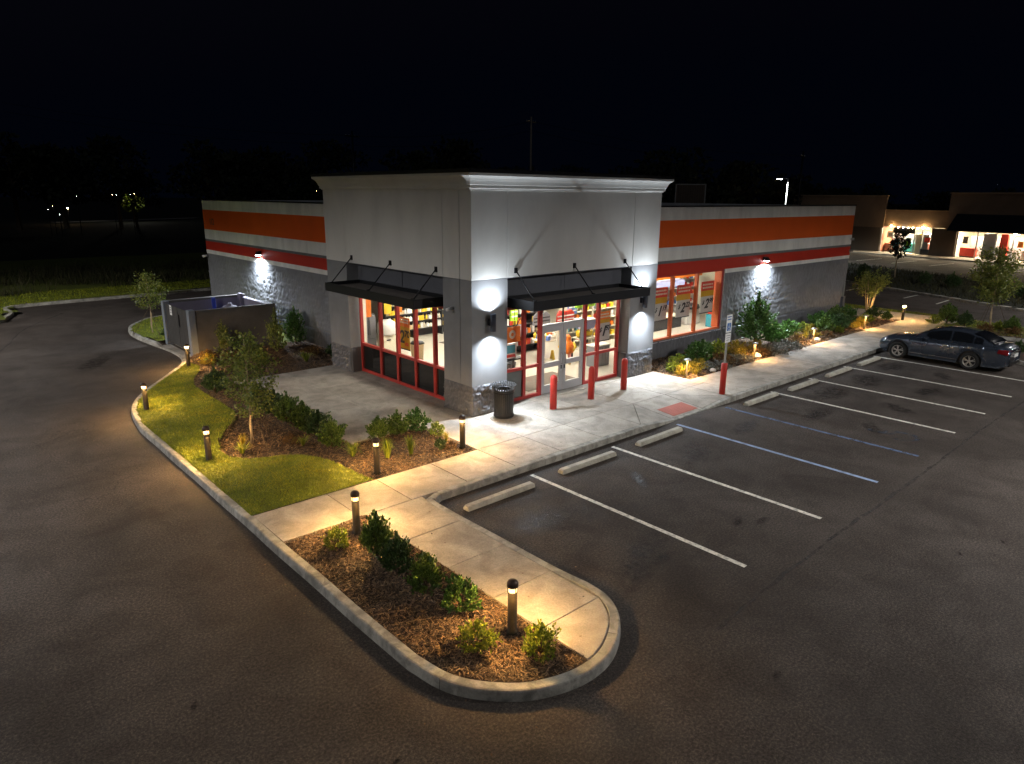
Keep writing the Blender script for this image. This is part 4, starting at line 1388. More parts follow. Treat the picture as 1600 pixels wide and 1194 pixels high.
for s in (-1, 1):
    MB().tube([(s*.2, 0, .8), (s*.29, -.06, .66), (s*.2, -.16, .55)], [0.075, 0.07, 0.055], 8).build('sleeve', 'pk_yellow', oj, True)
    MB().tube([(s*.09, 0, .42), (s*.10, 0, .12)], [0.08, 0.06], 8).build('trouser_leg', 'pk_pink', oj, True)
    MB().box(s*.10-.05, s*.10+.05, -.14, .07, 0, .1).build('boot', 'pk_tan', oj, bevel=.02)
dc = simple('round_display_stand', 'white pedestal crowded with colourful small goods behind the near door leaf', 'display stand', (6.45, 3.75, 0.15))
MB().lathe([(0.26, 0), (0.26, 0.03), (0.04, 0.06), (0.04, 0.72), (0.45, 0.78), (0.45, 0.82), (0, 0.82)], 18).build('pedestal', 'pk_cream', dc, True)
for i in range(22):
    a_, r_ = random.uniform(0, 6.28), 0.38*math.sqrt(random.random())
    o = place('display_goods', random.choice(GOODS), dc, (r_*math.cos(a_), r_*math.sin(a_), 0.822))
    o.rotation_euler = (random.uniform(-.2, .2), random.uniform(-.2, .2), random.uniform(0, 3))
    o.scale = (1.3,)*3
ys_ = simple('yellow_floor_sign', 'small yellow floor sign behind the near door leaf', 'sign', (6.75, 3.6, 0.15))
ys_.scale = (.5, .5, .6)
for s in (-1, 1):
    MB().add([(-0.14, s*.14, 0), (0.14, s*.14, 0), (0.09, s*.02, .6), (-.09, s*.02, .6), (-0.14, s*.16, 0), (0.14, s*.16, 0), (0.09, s*.035, .6), (-.09, s*.035, .6)], [(0, 1, 2, 3), (7, 6, 5, 4), (0, 4, 5, 1), (1, 5, 6, 2), (2, 6, 7, 3), (3, 7, 4, 0)]).build('sign_leaf', 'pk_yellow', ys_)
# garments and big items hung or stacked high behind the transom and the right sidelights
def garment(label, x, y, z, mat, w=0.5, h=0.7, rz=0.0):
    t = simple('hanging_vest', label, 'clothing', (x, y, z), rz)
    MB().add([(-w*.5, 0, 0), (w*.5, 0, 0), (w*.48, 0, h*.7), (w*.3, 0, h), (w*.12, 0, h*.9), (-w*.12, 0, h*.9), (-w*.3, 0, h), (-w*.48, 0, h*.7),
              (-w*.45, .1, 0), (w*.45, .1, 0), (w*.42, .1, h*.7), (w*.28, .08, h), (w*.12, .08, h*.93), (-w*.12, .08, h*.93), (-w*.28, .08, h), (-w*.42, .1, h*.7)],
             [(0, 1, 2, 3, 4, 5, 6, 7), (15, 14, 13, 12, 11, 10, 9, 8)]+[(i, (i+1) % 8, (i+1) % 8+8, i+8) for i in range(8)]).build('fabric', mat, t)
    for k in (.22, .5):
        MB().box(-w*.46, w*.46, -.006, -.001, h*k, h*k+.05).build('reflective_stripe', 'pk_white' if mat != 'pk_grey' else 'pk_black', t)
    MB().box(-.012, .012, -.008, -.001, .02, h*.88).build('zip', 'pk_black', t)
    MB().tube([(-w*.3, .05, h*.99), (0, .05, h+.06), (w*.3, .05, h*.99)], .01, 6).build('hanger', 'galv', t)
garment('bright green vest hung high behind the sidelight past the doors', 8.35, 3.7, 1.95, 'pk_green', .5, .6)
garment('yellow-green vest hung high behind the narrow sidelight before the doors', 4.8, 3.6, 1.85, 'pk_green', .3, .6)
garment('second bright green vest hung beside the first one', 9.0, 3.75, 1.95, 'pk_green', .5, .6)
garment('red jacket hung behind the transom glass over the doors', 8.0, 4.15, 1.35, 'pk_red', 1.0, .5)
garment('dark and white jacket hung behind the transom glass over the doors', 6.6, 4.05, 1.45, 'pk_grey', .9, .45)
garment('blue jacket hung behind the red one', 8.6, 4.35, 1.6, 'pk_blue', .5, .5)
bt = simple('storage_tub', 'pale blue plastic tub stacked behind the sidelight past the doors', 'tub', (8.1, 3.2, 1.25))
MB().add([(-.3, -.2, 0), (.3, -.2, 0), (.3, .2, 0), (-.3, .2, 0), (-.36, -.25, .34), (.36, -.25, .34), (.36, .25, .34), (-.36, .25, .34)], [(3, 2, 1, 0), (0, 1, 5, 4), (1, 2, 6, 5), (2, 3, 7, 6), (3, 0, 4, 7)]).build('tub_wall', 'pk_lilac', bt)
MB().box(-.38, .38, -.27, .27, .34, .38).build('lid', 'pk_white', bt)
yb = simple('duffel_bag', 'yellow duffel bag stacked under the pale blue tub', 'bag', (8.05, 3.2, 0.92))
MB().tube([(-.36, 0, .16), (-.32, 0, .16), (.32, 0, .16), (.36, 0, .16)], [.05, .155, .155, .05], 12).build('bag_body', 'pk_yellow', yb, True)
MB().tube([(-.15, -.13, .22), (-.05, -.2, .3), (.05, -.2, .3), (.15, -.13, .22)], .014, 6).build('handle', 'pk_black', yb)
pd = simple('stock_rack', 'cream rack of boxed goods carrying the duffel bag and tub', 'rack', (8.1, 3.2, 0.15))
MB().box(-.45, .45, -.28, .28, .73, .765).build('rack_top', 'pk_cream', pd)
for i, j in ((-1, -1), (1, -1), (1, 1), (-1, 1)):
    MB().box(i*.42-.025, i*.42+.025, j*.25-.025, j*.25+.025, 0, .73).build('post', 'pk_black', pd)
MB().box(-.4, .4, -.24, .24, .3, .325).build('rack_shelf', 'pk_cream', pd)
for i in range(4):
    o = place('carton', GOODS[(0, 1, 4, 6)[i]], None, (7.8+i*.19, 3.05, .476))
    tag(o, 'boxed item on the cream rack under the duffel bag', 'package', 'goods on the cream rack')
    o.scale = (1.3,)*3
cab = simple('grey_cabinet', 'grey panelled cabinet standing low behind the last entrance pane', 'cabinet', (7.4, 1.9, 0.15))
MB().box(-.4, .4, -.2, .2, 0, .75).build('carcass', 'pk_grey', cab)
MB().box(-.43, .43, -.23, .23, .75, .79).build('cabinet_top', 'pk_white', cab)
for i in range(4):
    MB().box(-.38+i*.19, -.38+i*.19+.17, -.215, -.2, .05, .7).build('door_panel', 'pk_grey', cab)
# refrigerator, drum table and banners behind the side storefront
fr = simple('refrigerator', 'grey upright refrigerator against the wall behind the side storefront', 'refrigerator', (2.45, 9.75, 0.15), R(-20))
fr.scale = (.66, .7, .74)
MB().box(-.42, .42, -.35, .35, 0, 1.85).build('cabinet_body', 'pk_grey', fr, bevel=.02)
for a_, b_ in ((-.41, -.01), (.01, .41)):
    MB().box(a_, b_, -.40, -.352, .62, 1.83).build('door', 'pk_grey', fr, bevel=.01)
MB().box(-.41, .41, -.40, -.352, .08, .60).build('drawer', 'pk_grey', fr, bevel=.01)
for s in (-.05, .05):
    MB().tube([(s, -.43, .8), (s, -.43, 1.6)], .014, 6).build('handle', 'black', fr)
dt = simple('washer_display', 'white round-topped appliance display behind the side storefront', 'appliance', (2.55, 8.5, 0.15))
dt.scale = (.72, .72, .98)
MB().lathe([(0.42, 0.75), (0.5, 0.8), (0.5, 1.15), (0.46, 1.25), (0.3, 1.33), (0, 1.36)], 24).build('drum', 'pk_white', dt, True)
MB().box(-.4, .4, -.3, .3, 0.0, .74).build('plinth', 'pk_cream', dt)
MB().box(-.2, .05, -.325, -.301, .55, .6).build('label_strip', 'pk_black', dt)
bn_ = simple('waste_bin', 'tan waste bin standing behind the side storefront glass', 'bin', (2.4, 6.2, 0.15))
MB().lathe([(.2, 0), (.25, .75), (.27, .78), (.23, .78), (.2, .1), (0, .1)], 16).build('bin_body', 'pk_tan', bn_, True)
MB().lathe([(.27, .78), (.2, .86), (.0, .9)], 16).build('bin_lid', 'pk_black', bn_, True)
for i, (x, y, m) in enumerate(((2.2, 9.3, 'orange'), (3.25, 9.5, 'yellow'), (3.75, 9.5, 'orange'))):
    t = simple('hanging_banner', ('tall orange banner hung by the refrigerator', 'yellow banner hung high over the wall shelf', 'orange banner hung high beside the yellow one')[i], 'banner', (x, y, 1.5))
    MB().box(-.17, .17, -.01, .01, 0, 0.9).build('banner_cloth', 'pk_'+m, t)
    MB().tube([(-.32, 0, .92), (.32, 0, .92)], .015, 8).build('banner_rod', 'black', t)
# behind the side window: display platform, white table, blue bin, ceiling-hung orange board
pf = simple('display_platform', 'dark low platform on the floor behind the side window', 'platform', (15.9, 4.9, 0.15))
MB().box(-1.7, .5, -.35, .35, 0, .55).build('platform_body', 'pk_black', pf, bevel=.02)
MB().box(-1.75, .55, -.4, .4, .55, .6).build('platform_top', 'pk_cream', pf)
wt = simple('white_display_block', 'white display block beside the dark platform behind the side window', 'display', (17.4, 4.9, 0.15))
MB().box(-.5, .6, -.3, .3, 0, .75).build('block_body', 'pk_white', wt, bevel=.02)
MB().lathe([(.5, .76), (.55, .8), (.5, .95), (0, .97)], 20).build('round_cushion', 'pk_black', wt, True)
bb = simple('blue_bin', 'blue bin with red goods behind the side window near the orange jamb', 'bin', (17.6, 3.6, 0.15))
MB().box(-.25, .25, -.25, .25, 0, .6).build('bin_body', 'pk_teal', bb, bevel=.02)
MB().box(-.2, .2, -.2, .2, .6, .75).build('goods_pile', 'pk_red', bb, bevel=.04)
ob = simple('orange_header_board', 'long orange header board hung over the shelves behind the side window', 'sign board', (16.4, 5.2, 2.38))
MB().box(-2.8, 2.4, -.04, .04, 0, .5).build('board', 'pk_orange', ob)
MB().box(-2.2, .6, -.3, .3, -.35, -.05).build('goods_display', 'pk_lilac', ob, bevel=.05)

# ================================================================== STREET FURNITURE
MT['cap_bronze'] = M('cap_bronze', (0.055, 0.032, 0.022), 0.5, 0.15, 6, 0.05, metal=0.3)
def make_bollard():
    t = thing('bollard_light', 'x', 'bollard light')
    MB().lathe([(0.085, -0.03), (0.085, 0.0), (0.068, 0.006), (0.068, 0.625), (0.0, 0.625)], 20).build('post', 'bronze', t, True)
    MB().lathe([(0.060, 0.626), (0.060, 0.701)], 16).build('lens', 'lens_glow', t, True)
    MB().lathe([(0.060, 0.702), (0.060, 0.738)], 12).build('lamp_ring', 'lens_warm', t)
    MB().lathe([(0.071, 0.616), (0.071, 0.628), (0.05, 0.629)], 20).build('collar', 'bronze', t, True)
    MB().lathe([(0.05, 0.740), (0.080, 0.739), (0.080, 0.710), (0.083, 0.710), (0.083, 0.752), (0.076, 0.780), (0.057, 0.803), (0.030, 0.816), (0.0, 0.82)], 20).build('cap', 'cap_bronze', t, True)
    for k in range(3):
        a = 2*math.pi*k/3+0.5
        MB().bar((0.066*math.cos(a), 0.066*math.sin(a), 0.62), (0.066*math.cos(a), 0.066*math.sin(a), 0.74), 0.008).build('cage_rod', 'bronze', t)
    return t
BG = 'bollard lights along the walks'
b0 = make_bollard()
BL = [(-5.75, -8.11, 'lit bollard light at the rounded end of the island bed'), (-5.90, -4.0, 'lit bollard light at the walk end of the island bed'), (-4.13, -1.78, 'lit bollard light where the lawn meets the mulch at the walk'),
      (-1.68, -1.72, 'lit bollard light at the mulch corner near the litter bin'), (-6.68, 1.41, 'lit bollard light on the lawn nearest the young tree'), (-6.68, 6.43, 'lit bollard light on the lawn at the widest bend of the kerb'),
      (-4.05, 11.12, 'lit bollard light on the lawn tip by the refuse enclosure'), (26.85, -1.6, 'lit bollard light at the far end of the walk behind the car')]
for i, (x, y, l) in enumerate(BL):
    z = 0.165 if i in (0, 1, 2, 3) else (0.15 if i == 7 else 0.17)
    if i == 0:
        b0.location = (x, y, z)
        tag(b0, l, 'bollard light', BG)
    else:
        dup(b0, l, (x, y, z), random.uniform(0, 6), None, BG)

def make_mushroom():
    t = thing('path_light', 'x', 'path light')
    MB().lathe([(0.05, -0.03), (0.05, 0.0), (0.036, 0.01), (0.034, 0.54), (0.0, 0.54)], 14).build('post', 'bronze', t, True)
    MB().lathe([(0.045, 0.545), (0.055, 0.585)], 14).build('lens', 'lens_glow_small', t, True)
    MB().lathe([(0.056, 0.586), (0.105, 0.588)], 14).build('lamp_ring', 'lens_mush', t)
    MB().lathe([(0.05, 0.591), (0.115, 0.592), (0.115, 0.575), (0.122, 0.575), (0.12, 0.605), (0.06, 0.632), (0.0, 0.64)], 18).build('shade', 'galv', t, True)
    return t
m0 = make_mushroom()
ML = [(8.47, -1.22, 'mushroom path light at the bed corner beside the first gold shrubs'), (12.83, -1.28, 'mushroom path light by the pale rock below the tall bush'), (17.61, -1.32, 'mushroom path light in the middle of the long bed'), (22.89, -1.32, 'mushroom path light nearest the crape myrtle')]
for i, (x, y, l) in enumerate(ML):
    if i == 0:
        m0.location = (x, y, 0.165)
        tag(m0, l, 'path light', 'mushroom path lights in the long bed')
    else:
        dup(m0, l, (x, y, 0.165), 0, None, 'mushroom path lights in the long bed')

rp0 = thing('safety_bollard', 'x', 'bollard')
MB().lathe([(0.10, 0), (0.10, 0.94), (0.094, 0.98), (0.07, 1.02), (0.03, 1.04), (0, 1.043)], 24).build('post', 'red_post', rp0, True)
MB().lathe([(0.118, 0.0), (0.118, 0.012), (0.102, 0.02)], 24).build('base_collar', 'concrete', rp0, True)
RL = [(2.24, -0.95, 'red steel safety bollard in front of the near door leaf'), (3.87, -0.95, 'middle red steel safety bollard in front of the entrance doors'), (5.49, -0.89, 'red steel safety bollard in front of the last entrance pane')]
for i, (x, y, l) in enumerate(RL):
    if i == 0:
        rp0.location = (x, y, 0.15)
        tag(rp0, l, 'bollard', 'red bollards at the entrance')
    else:
        dup(rp0, l, (x, y, 0.15), 0, None, 'red bollards at the entrance')

sg = thing('parking_sign', 'reserved parking sign on a grey post set in a red bollard', 'sign', (7.5, -3.22, 0.15))
MB().lathe([(0.092, 0), (0.092, 0.98), (0.08, 1.0), (0, 1.005)], 22).build('bollard_base', 'red_post', sg, True)
MB().box(-0.03, 0.03, -0.02, 0.02, 1.0, 2.45).build('sign_post', 'galv', sg)
sgp = MB().box(-0.15, 0.15, -0.036, -0.03, 1.98, 2.52).build('sign_plate', 'sign_white', sg, bevel=0.004)
MB().box(-0.15, 0.15, -0.036, -0.03, 1.66, 1.95).build('lower_plate', 'sign_white', sg, bevel=0.004)
MB().box(-0.10, 0.10, -0.039, -0.0365, 2.03, 2.27).build('blue_panel', 'sign_blue', sg)
lettering('RESERVED', 0.052, 'sign_blue', sg, (0, -0.038, 2.46), (R(90), 0, 0), bold=0.001)
lettering('PARKING', 0.058, 'sign_blue', sg, (0, -0.038, 2.38), (R(90), 0, 0), bold=0.001)
isa = MB()
isa.tube([(0.0, -0.0415, 2.235), (0.001, -0.0415, 2.245)], 0.018, 8)
isa.bar((-0.012, -0.041, 2.21), (-0.008, -0.041, 2.14), 0.016, 0.016)
isa.bar((-0.008, -0.041, 2.145), (0.04, -0.041, 2.14), 0.014, 0.014)
isa.bar((0.04, -0.041, 2.14), (0.062, -0.041, 2.075), 0.014, 0.014)
isa.tube([(0.055*math.cos(a)-0.005, -0.041, 2.105+0.055*math.sin(a)) for a in [R(110+i*18) for i in range(14)]], 0.007, 6)
isa.build('wheelchair_emblem', 'sign_white', sg)
for i in range(3):
    MB().box(-0.11+0.015*i, 0.11-0.015*i, -0.0385, -0.0365, 1.87-i*0.07, 1.885-i*0.07).build('print_mark', 'sign_dark', sg)

MT['bin_slat'] = M('bin_slat_metal', (0.055, 0.055, 0.055), 0.35, 0.15, 8, metal=0.5)
# litter bin: slatted steel with flared top
tb = thing('litter_bin', 'black slatted steel litter bin with a flared rim beside the corner pier', 'litter bin', (0.66, -0.58, 0.15))
for k in range(28):
    a = 2*math.pi*k/28
    c, s = math.cos(a), math.sin(a)
    pts = [(0.27, 0.04), (0.275, 0.40), (0.275, 0.76), (0.30, 0.86), (0.36, 0.96)]
    mb = MB()
    vs_, fs_ = [], []
    for r_, z_ in pts:
        w_ = 0.019
        vs_ += [(r_*c-s*w_, r_*s+c*w_, z_), (r_*c+s*w_, r_*s-c*w_, z_), ((r_-.008)*c+s*w_, (r_-.008)*s-c*w_, z_), ((r_-.008)*c-s*w_, (r_-.008)*s+c*w_, z_)]
    for i in range(4):
        for j in range(4):
            a_, b_ = i*4+j, i*4+(j+1) % 4
            fs_.append((a_, b_, b_+4, a_+4))
    mb.add(vs_, fs_).build('slat', 'bin_slat', tb)
MB().lathe([(0.25, 0.03), (0.25, 0.78), (0.235, 0.78), (0.235, 0.05), (0, 0.05)], 24).build('liner', 'black', tb, True)
for z_ in (0.08, 0.74):
    MB().lathe([(0.28, z_), (0.29, z_), (0.29, z_+0.03), (0.28, z_+0.03), (0.28, z_)], 28).build('hoop', 'black', tb)
MB().lathe([(0.275, 0.78), (0.29, 0.80), (0.22, 0.84), (0.20, 0.84), (0.20, 0.82), (0.275, 0.78)], 24).build('lid_ring', 'black', tb, True)
MB().lathe([(0.40, 0.0), (0.40, 0.02), (0.0, 0.025)], 30).build('base_disc', 'concrete', tb)

# refuse enclosure
en = thing('refuse_enclosure', 'dark walled refuse enclosure with a pair of board gates by the side wing', 'enclosure')
EX0, EX1, EY0, EY1, EH = -3.22, 0.12, 13.05, 16.4, 1.80
MB().box(EX0+0.16, EX1, EY0, EY0+0.2, 0, EH-0.06).build('wall', 'enc_wall', en)
MB().box(EX0+0.16, EX1, EY0-0.01, EY0+0.17, EH-0.059, EH).build('wall_cap', 'enc_wall', en, bevel=0.01)
MB().box(EX0+0.16, EX1, EY1-0.2, EY1, 0, EH-0.06).build('wall', 'enc_in', en)
MB().box(EX0+0.16, EX1, EY1-0.21, EY1+0.01, EH-0.059, EH+0.04).build('wall_cap', 'enc_wall', en, bevel=0.01)
MB().box(EX1-0.2, EX1, EY0+0.201, EY1-0.201, 0, EH-0.06).build('wall', 'enc_in', en)
MB().box(EX1-0.35, EX1-0.21, EY1-0.5, EY1-0.201, 0, EH+0.12).build('post', 'enc_in', en)
for y0, y1 in ((EY0-0.05, EY0+0.25), (EY1-0.25, EY1+0.05)):
    MB().box(EX0-0.08, EX0+0.158, y0, y1, 0, EH+0.03).build('gate_post', 'enc_post', en, bevel=0.01)
for y0, y1 in ((EY0+0.27, 14.63), (14.67, EY1-0.27)):
    g_ = bpy.data.objects.new('gate', None)
    col.objects.link(g_)
    g_.parent = en
    n = 8
    for i in range(n):
        a_, b_ = y0+(y1-y0)*i/n, y0+(y1-y0)*(i+1)/n-0.012
        MB().box(EX0+0.0, EX0+0.025, a_, b_, 0.16, EH-0.05).build('board', 'gate', g_)
    for z_ in (0.2, EH-0.2):
        MB().box(EX0+0.026, EX0+0.07, y0, y1, z_, z_+0.08).build('gate_rail', 'black', g_)
MB().box(EX0-0.03, EX0-0.001, 14.45, 14.55, 1.0, 1.5).build('gate_latch', 'black', en)
MB().box(EX0-0.008, EX0-0.001, 15.35, 15.6, 1.35, 1.75).build('notice_plate', 'sign_white', en)
for i in range(3):
    MB().box(EX0-0.011, EX0-0.0085, 15.39+i*.01, 15.56-i*.02, 1.65-i*.1, 1.68-i*.1).build('print_mark', 'sign_dark', en)
du = thing('refuse_container', 'blue-ended refuse container standing inside the walled enclosure', 'container', (-1.35, 15.3, 0.06))
du.scale = (.8, .9, .86)
MB().box(-1.0, 1.0, -0.55, 0.55, 0.15, 1.25).build('container_body', 'enc_in', du, bevel=0.02)
MB().box(-0.12, 0.06, 0.56, 0.68, 0.3, 2.08).build('end_frame', 'blue_plastic', du, bevel=0.02)
MB().add([(-0.97, -0.56, 1.27), (1.0, -0.56, 1.27), (1.0, 0.56, 1.5), (-0.97, 0.56, 1.5), (-0.97, -0.56, 1.31), (1.0, -0.56, 1.31), (1.0, 0.56, 1.54), (-0.97, 0.56, 1.54)], [(3, 2, 1, 0), (4, 5, 6, 7), (0, 1, 5, 4), (1, 2, 6, 5), (2, 3, 7, 6), (3, 0, 4, 7)]).build('lid', 'pk_grey', du)
wb = thing('plastic_sack', 'pale plastic sack heaped on the refuse container', 'sack', (-0.95, 15.2, 1.26))
MB().lathe([(0.1, 0), (0.34, 0.05), (0.38, 0.16), (0.25, 0.28), (0.07, 0.33), (0.1, 0.4), (0, 0.4)], 12).build('sack_body', 'enc_in', wb, True)

# ================================================================== PARKED CAR
MT['car_paint'] = M('car_paint', (0.055, 0.070, 0.098), 0.2, 0.05, 2, 0, metal=0.6, spec=0.5, coat=0.6)
MT['car_trim'] = M('car_black_trim', (0.008, 0.008, 0.009), 0.45, 0.1, 3)
MT['car_glass'] = M('car_glass', (0.006, 0.007, 0.009), 0.05, 0.05, 2, 0, spec=0.6)
MT['rubber'] = M('tyre_rubber', (0.012, 0.012, 0.012), 0.85, 0.15, 9)
MT['alloy'] = M('alloy_rim', (0.55, 0.54, 0.52), 0.32, 0.08, 8, metal=0.8)
MT['chrome'] = M('chrome', (0.62, 0.62, 0.62), 0.15, 0.03, 5, metal=1.0)
MT['tail'] = M('tail_lamp_red', (0.13, 0.006, 0.008), 0.12, 0.1, 6)
MT['head'] = M('head_lamp_clear', (0.55, 0.55, 0.52), 0.12, 0.1, 8)
car = thing('parked_car', 'dark grey sedan parked nose in at the far end of the stalls', 'car', (18.80, -3.78, 0.0), 0)
# local: nose towards +y, length along -y; x half width
CLn, CW = 4.52, 0.86
YW = (-0.80, -3.30)                      # wheel centres
RW = 0.325
def lerp_tab(tab, t):
    for (a, va), (b, vb) in zip(tab, tab[1:]):
        if t <= b:
            k = (t-a)/(b-a) if b > a else 0
            k = k*k*(3-2*k) if len(tab) > 6 else k
            return va+(vb-va)*k
    return tab[-1][1]
TOPL = [(0, .58), (.10, .70), (.35, .80), (.9, .88), (1.25, .93), (3.55, .98), (3.9, .99), (4.2, .98), (4.42, .93), (4.52, .82)]       # belt / hood / boot line
HW = [(0, .60), (.12, .74), (.4, .81), (.9, .845), (2.2, .86), (3.5, .85), (4.1, .81), (4.4, .74), (4.52, .66)]
def zbot(t):
    z = 0.20 if 0.25 < t < 4.25 else 0.24+0.1*(1-min(1, min(t, CLn-t)/0.25))
    for yw in YW:
        d = abs(-t-yw)
        if d < RW+0.065:
            z = max(z, 0.03+RW*0.98+math.sqrt(max(0, (RW+0.065)**2-d*d))-0.02)
    return z
stn = sorted(set([round(i*CLn/60, 3) for i in range(61)]+[round(-yw+s*(RW+0.064), 3) for yw in YW for s in (-1, 1)]))
vs_, fs_ = [], []
K = 9
for t in stn:
    w, zt, zb = lerp_tab(HW, t), lerp_tab(TOPL, t), zbot(t)
    zs = zb+(zt-zb)*0.38
    prof = [(w-0.03, zb), (w-0.005, zb+(zs-zb)*0.5), (w, zs), (w-0.006, zb+(zt-zb)*0.72), (w-0.03, zt-0.06), (w-0.075, zt-0.012), (w*0.72, zt+0.018), (w*0.36, zt+0.032), (0.0, zt+0.036)]
    for sgn in (1, -1):
        vs_ += [(sgn*x, -t, z) for x, z in prof]
n2 = 2*K
for i in range(len(stn)-1):
    for h in range(2):
        for k in range(K-1):
            a = i*n2+h*K+k
            f = (a, a+1, a+1+n2, a+n2)
            fs_.append(f if h else f[::-1])
for i in (0, len(stn)-1):
    o = i*n2
    for k in range(K-1):
        fs_.append((o+k, o+k+1, o+K+k+1, o+K+k))
MB().add(vs_, fs_).build('body', 'car_paint', car, True)
MB().box(-0.74, 0.74, -CLn+0.22, -0.2, 0.19, 0.70).build('underbody', 'car_trim', car)
# greenhouse
ROOF = [(1.22, .93), (1.55, 1.13), (1.95, 1.31), (2.35, 1.385), (2.75, 1.40), (3.1, 1.375), (3.45, 1.28), (3.85, 1.11), (4.08, .985)]
def gsec(t, side):
    """point on the greenhouse: side 0 = belt ... 1 = roof edge, beyond = towards the middle"""
    zt, zb = lerp_tab(ROOF, t), lerp_tab(TOPL, t)
    w0 = lerp_tab(HW, t)-0.07
    w1 = w0-0.24*min(1, max(0, (zt-zb))/0.42)
    zt = max(zt, zb)
    return w0, w1, zb-0.01, zt
gs = [1.22+i*(4.08-1.22)/30 for i in range(31)]
vs_, fs_ = [], []
for t in gs:
    w0, w1, zb, zt = gsec(t, 0)
    pr = [(w0, zb), ((w0+w1)/2+0.02, (zb+zt-0.05)/2), (w1+0.02, zt-0.05), (w1-0.04, zt-0.012), (w1*0.5, zt+0.015), (0, zt+0.022)]
    for sgn in (1, -1):
        vs_ += [(sgn*x, -t, z) for x, z in pr]
for i in range(30):
    for h in range(2):
        for k in range(5):
            a = i*12+h*6+k
            f = (a, a+1, a+7+6, a+6+6)
            fs_.append((a, a+1, a+13, a+12) if h else (a+12, a+13, a+1, a))
MB().add(vs_, fs_).build('cabin', 'car_paint', car, True)
def gpt(t, v, sgn, off=0.012):
    w0, w1, zb, zt = gsec(t, 0)
    x = w0+(w1+0.02-w0)*v+0.018*math.sin(math.pi*v)
    z = zb+0.02+(zt-0.055-zb)*v
    return (sgn*(x+off), -t, z)
def side_glass(t0, t1, name='side_window'):
    for sgn in (1, -1):
        n = 6
        vs_ = []
        for i in range(n+1):
            for v in (0.06, 0.5, 0.93):
                vs_.append(gpt(t0+(t1-t0)*i/n, v, sgn))
        fs_ = []
        for i in range(n):
            for k in range(2):
                a = i*3+k
                fs_.append((a, a+1, a+4, a+3))
        MB().add(vs_, fs_).build(name, 'car_glass', car, True)
side_glass(1.75, 2.55)
side_glass(2.62, 3.30)
side_glass(3.35, 3.62, 'quarter_window')
def screen(t0, t1, name):
    n = 5
    vs_, fs_ = [], []
    for i in range(n+1):
        t = t0+(t1-t0)*i/n
        w0, w1, zb, zt = gsec(t, 0)
        for u in (-1, -.5, 0, .5, 1):
            vs_.append((u*(w1-0.03), -t, zt+0.024-0.012*abs(u)+0.012))
    for i in range(n):
        for k in range(4):
            a = i*5+k
            fs_.append((a, a+1, a+6, a+5))
    MB().add(vs_, fs_).build(name, 'car_glass', car, True)
screen(1.30, 1.98, 'windscreen')
screen(3.28, 4.02, 'rear_window')
def wheel(y, sgn):
    w = bpy.data.objects.new('wheel', None)
    col.objects.link(w)
    w.parent = car
    w.location = (sgn*0.755, y, RW)
    w.rotation_euler = (0, R(90)*sgn, 0)
    MB().lathe([(0.215, -0.095), (0.295, -0.10), (0.32, -0.075), (RW, -0.03), (RW, 0.03), (0.32, 0.075), (0.295, 0.10), (0.215, 0.095), (0.215, -0.095)], 32).build('tyre', 'rubber', w, True)
    MB().lathe([(0.216, -0.08), (0.222, 0.085), (0.205, 0.09), (0.195, 0.05), (0.19, -0.02), (0.0, -0.02)], 32).build('rim', 'alloy', w, True)
    sp = MB()
    for k in range(10):
        a = 2*math.pi*(k//2)/5+(0.16 if k % 2 else -0.16)
        a2 = 2*math.pi*(k//2)/5+(0.05 if k % 2 else -0.05)
        sp.bar((0.035*math.cos(a2), 0.035*math.sin(a2), 0.07), (0.205*math.cos(a), 0.205*math.sin(a), 0.075), 0.024, 0.03)
    sp.lathe([(0.05, 0.04), (0.05, 0.085), (0.03, 0.095), (0, 0.096)], 14)
    sp.build('spokes', 'alloy', w)
    MB().lathe([(0.19, 0.0), (0.19, 0.02), (0, 0.021)], 20).build('brake_disc', 'car_trim', w)
for y in YW:
    for s in (1, -1):
        wheel(y, s)
for s in (1, -1):
    MB().add([(s*.40, .03, .58), (s*.63, -.035, .57), (s*.775, -.22, .62), (s*.785, -.40, .70), (s*.66, -.26, .775), (s*.42, -.05, .70)], [(0, 1, 5), (1, 4, 5), (1, 2, 4), (2, 3, 4)]).build('headlight', 'head', car)
    MB().add([(s*.80, -4.15, .90), (s*.818, -4.12, .76), (s*.76, -4.43, .72), (s*.50, -4.525, .74), (s*.50, -4.50, .88), (s*.72, -4.42, .90)], [(0, 1, 2, 5), (2, 3, 4, 5)]).build('tail_light', 'tail', car)
    o = MB().box(s*.90-.09, s*.90+.09, -1.86, -1.72, .93, 1.03).build('door_mirror', 'car_paint', car, bevel=.03)
    for t in (2.42, 3.22):
        MB().bar((s*(.872), -t-.09, .80), (s*(.872), -t+.09, .805), .022, .028).build('door_handle', 'chrome', car)
    MB().bar((s*.868, -1.25, .335), (s*.868, -2.9, .335), .018, .03).build('side_moulding', 'chrome', car)
    sd = MB()
    for t in (1.62, 2.58, 3.34):
        sd.bar((s*.866, -t, .40), (s*.855, -t, .90), .007, .007)
    sd.build('door_gap', 'car_trim', car)
MB().box(-.22, .22, -4.545, -4.522, .60, .71).build('number_plate', 'sign_white', car)
MB().box(-.45, .45, -4.54, -4.50, .78, .80).build('boot_trim', 'chrome', car)
MB().box(-.45, .45, -.03, .012, .40, .56).build('grille', 'car_trim', car)
MB().box(-.66, .66, -4.54, -4.3, .30, .44).build('rear_bumper_insert', 'car_trim', car, bevel=.03)

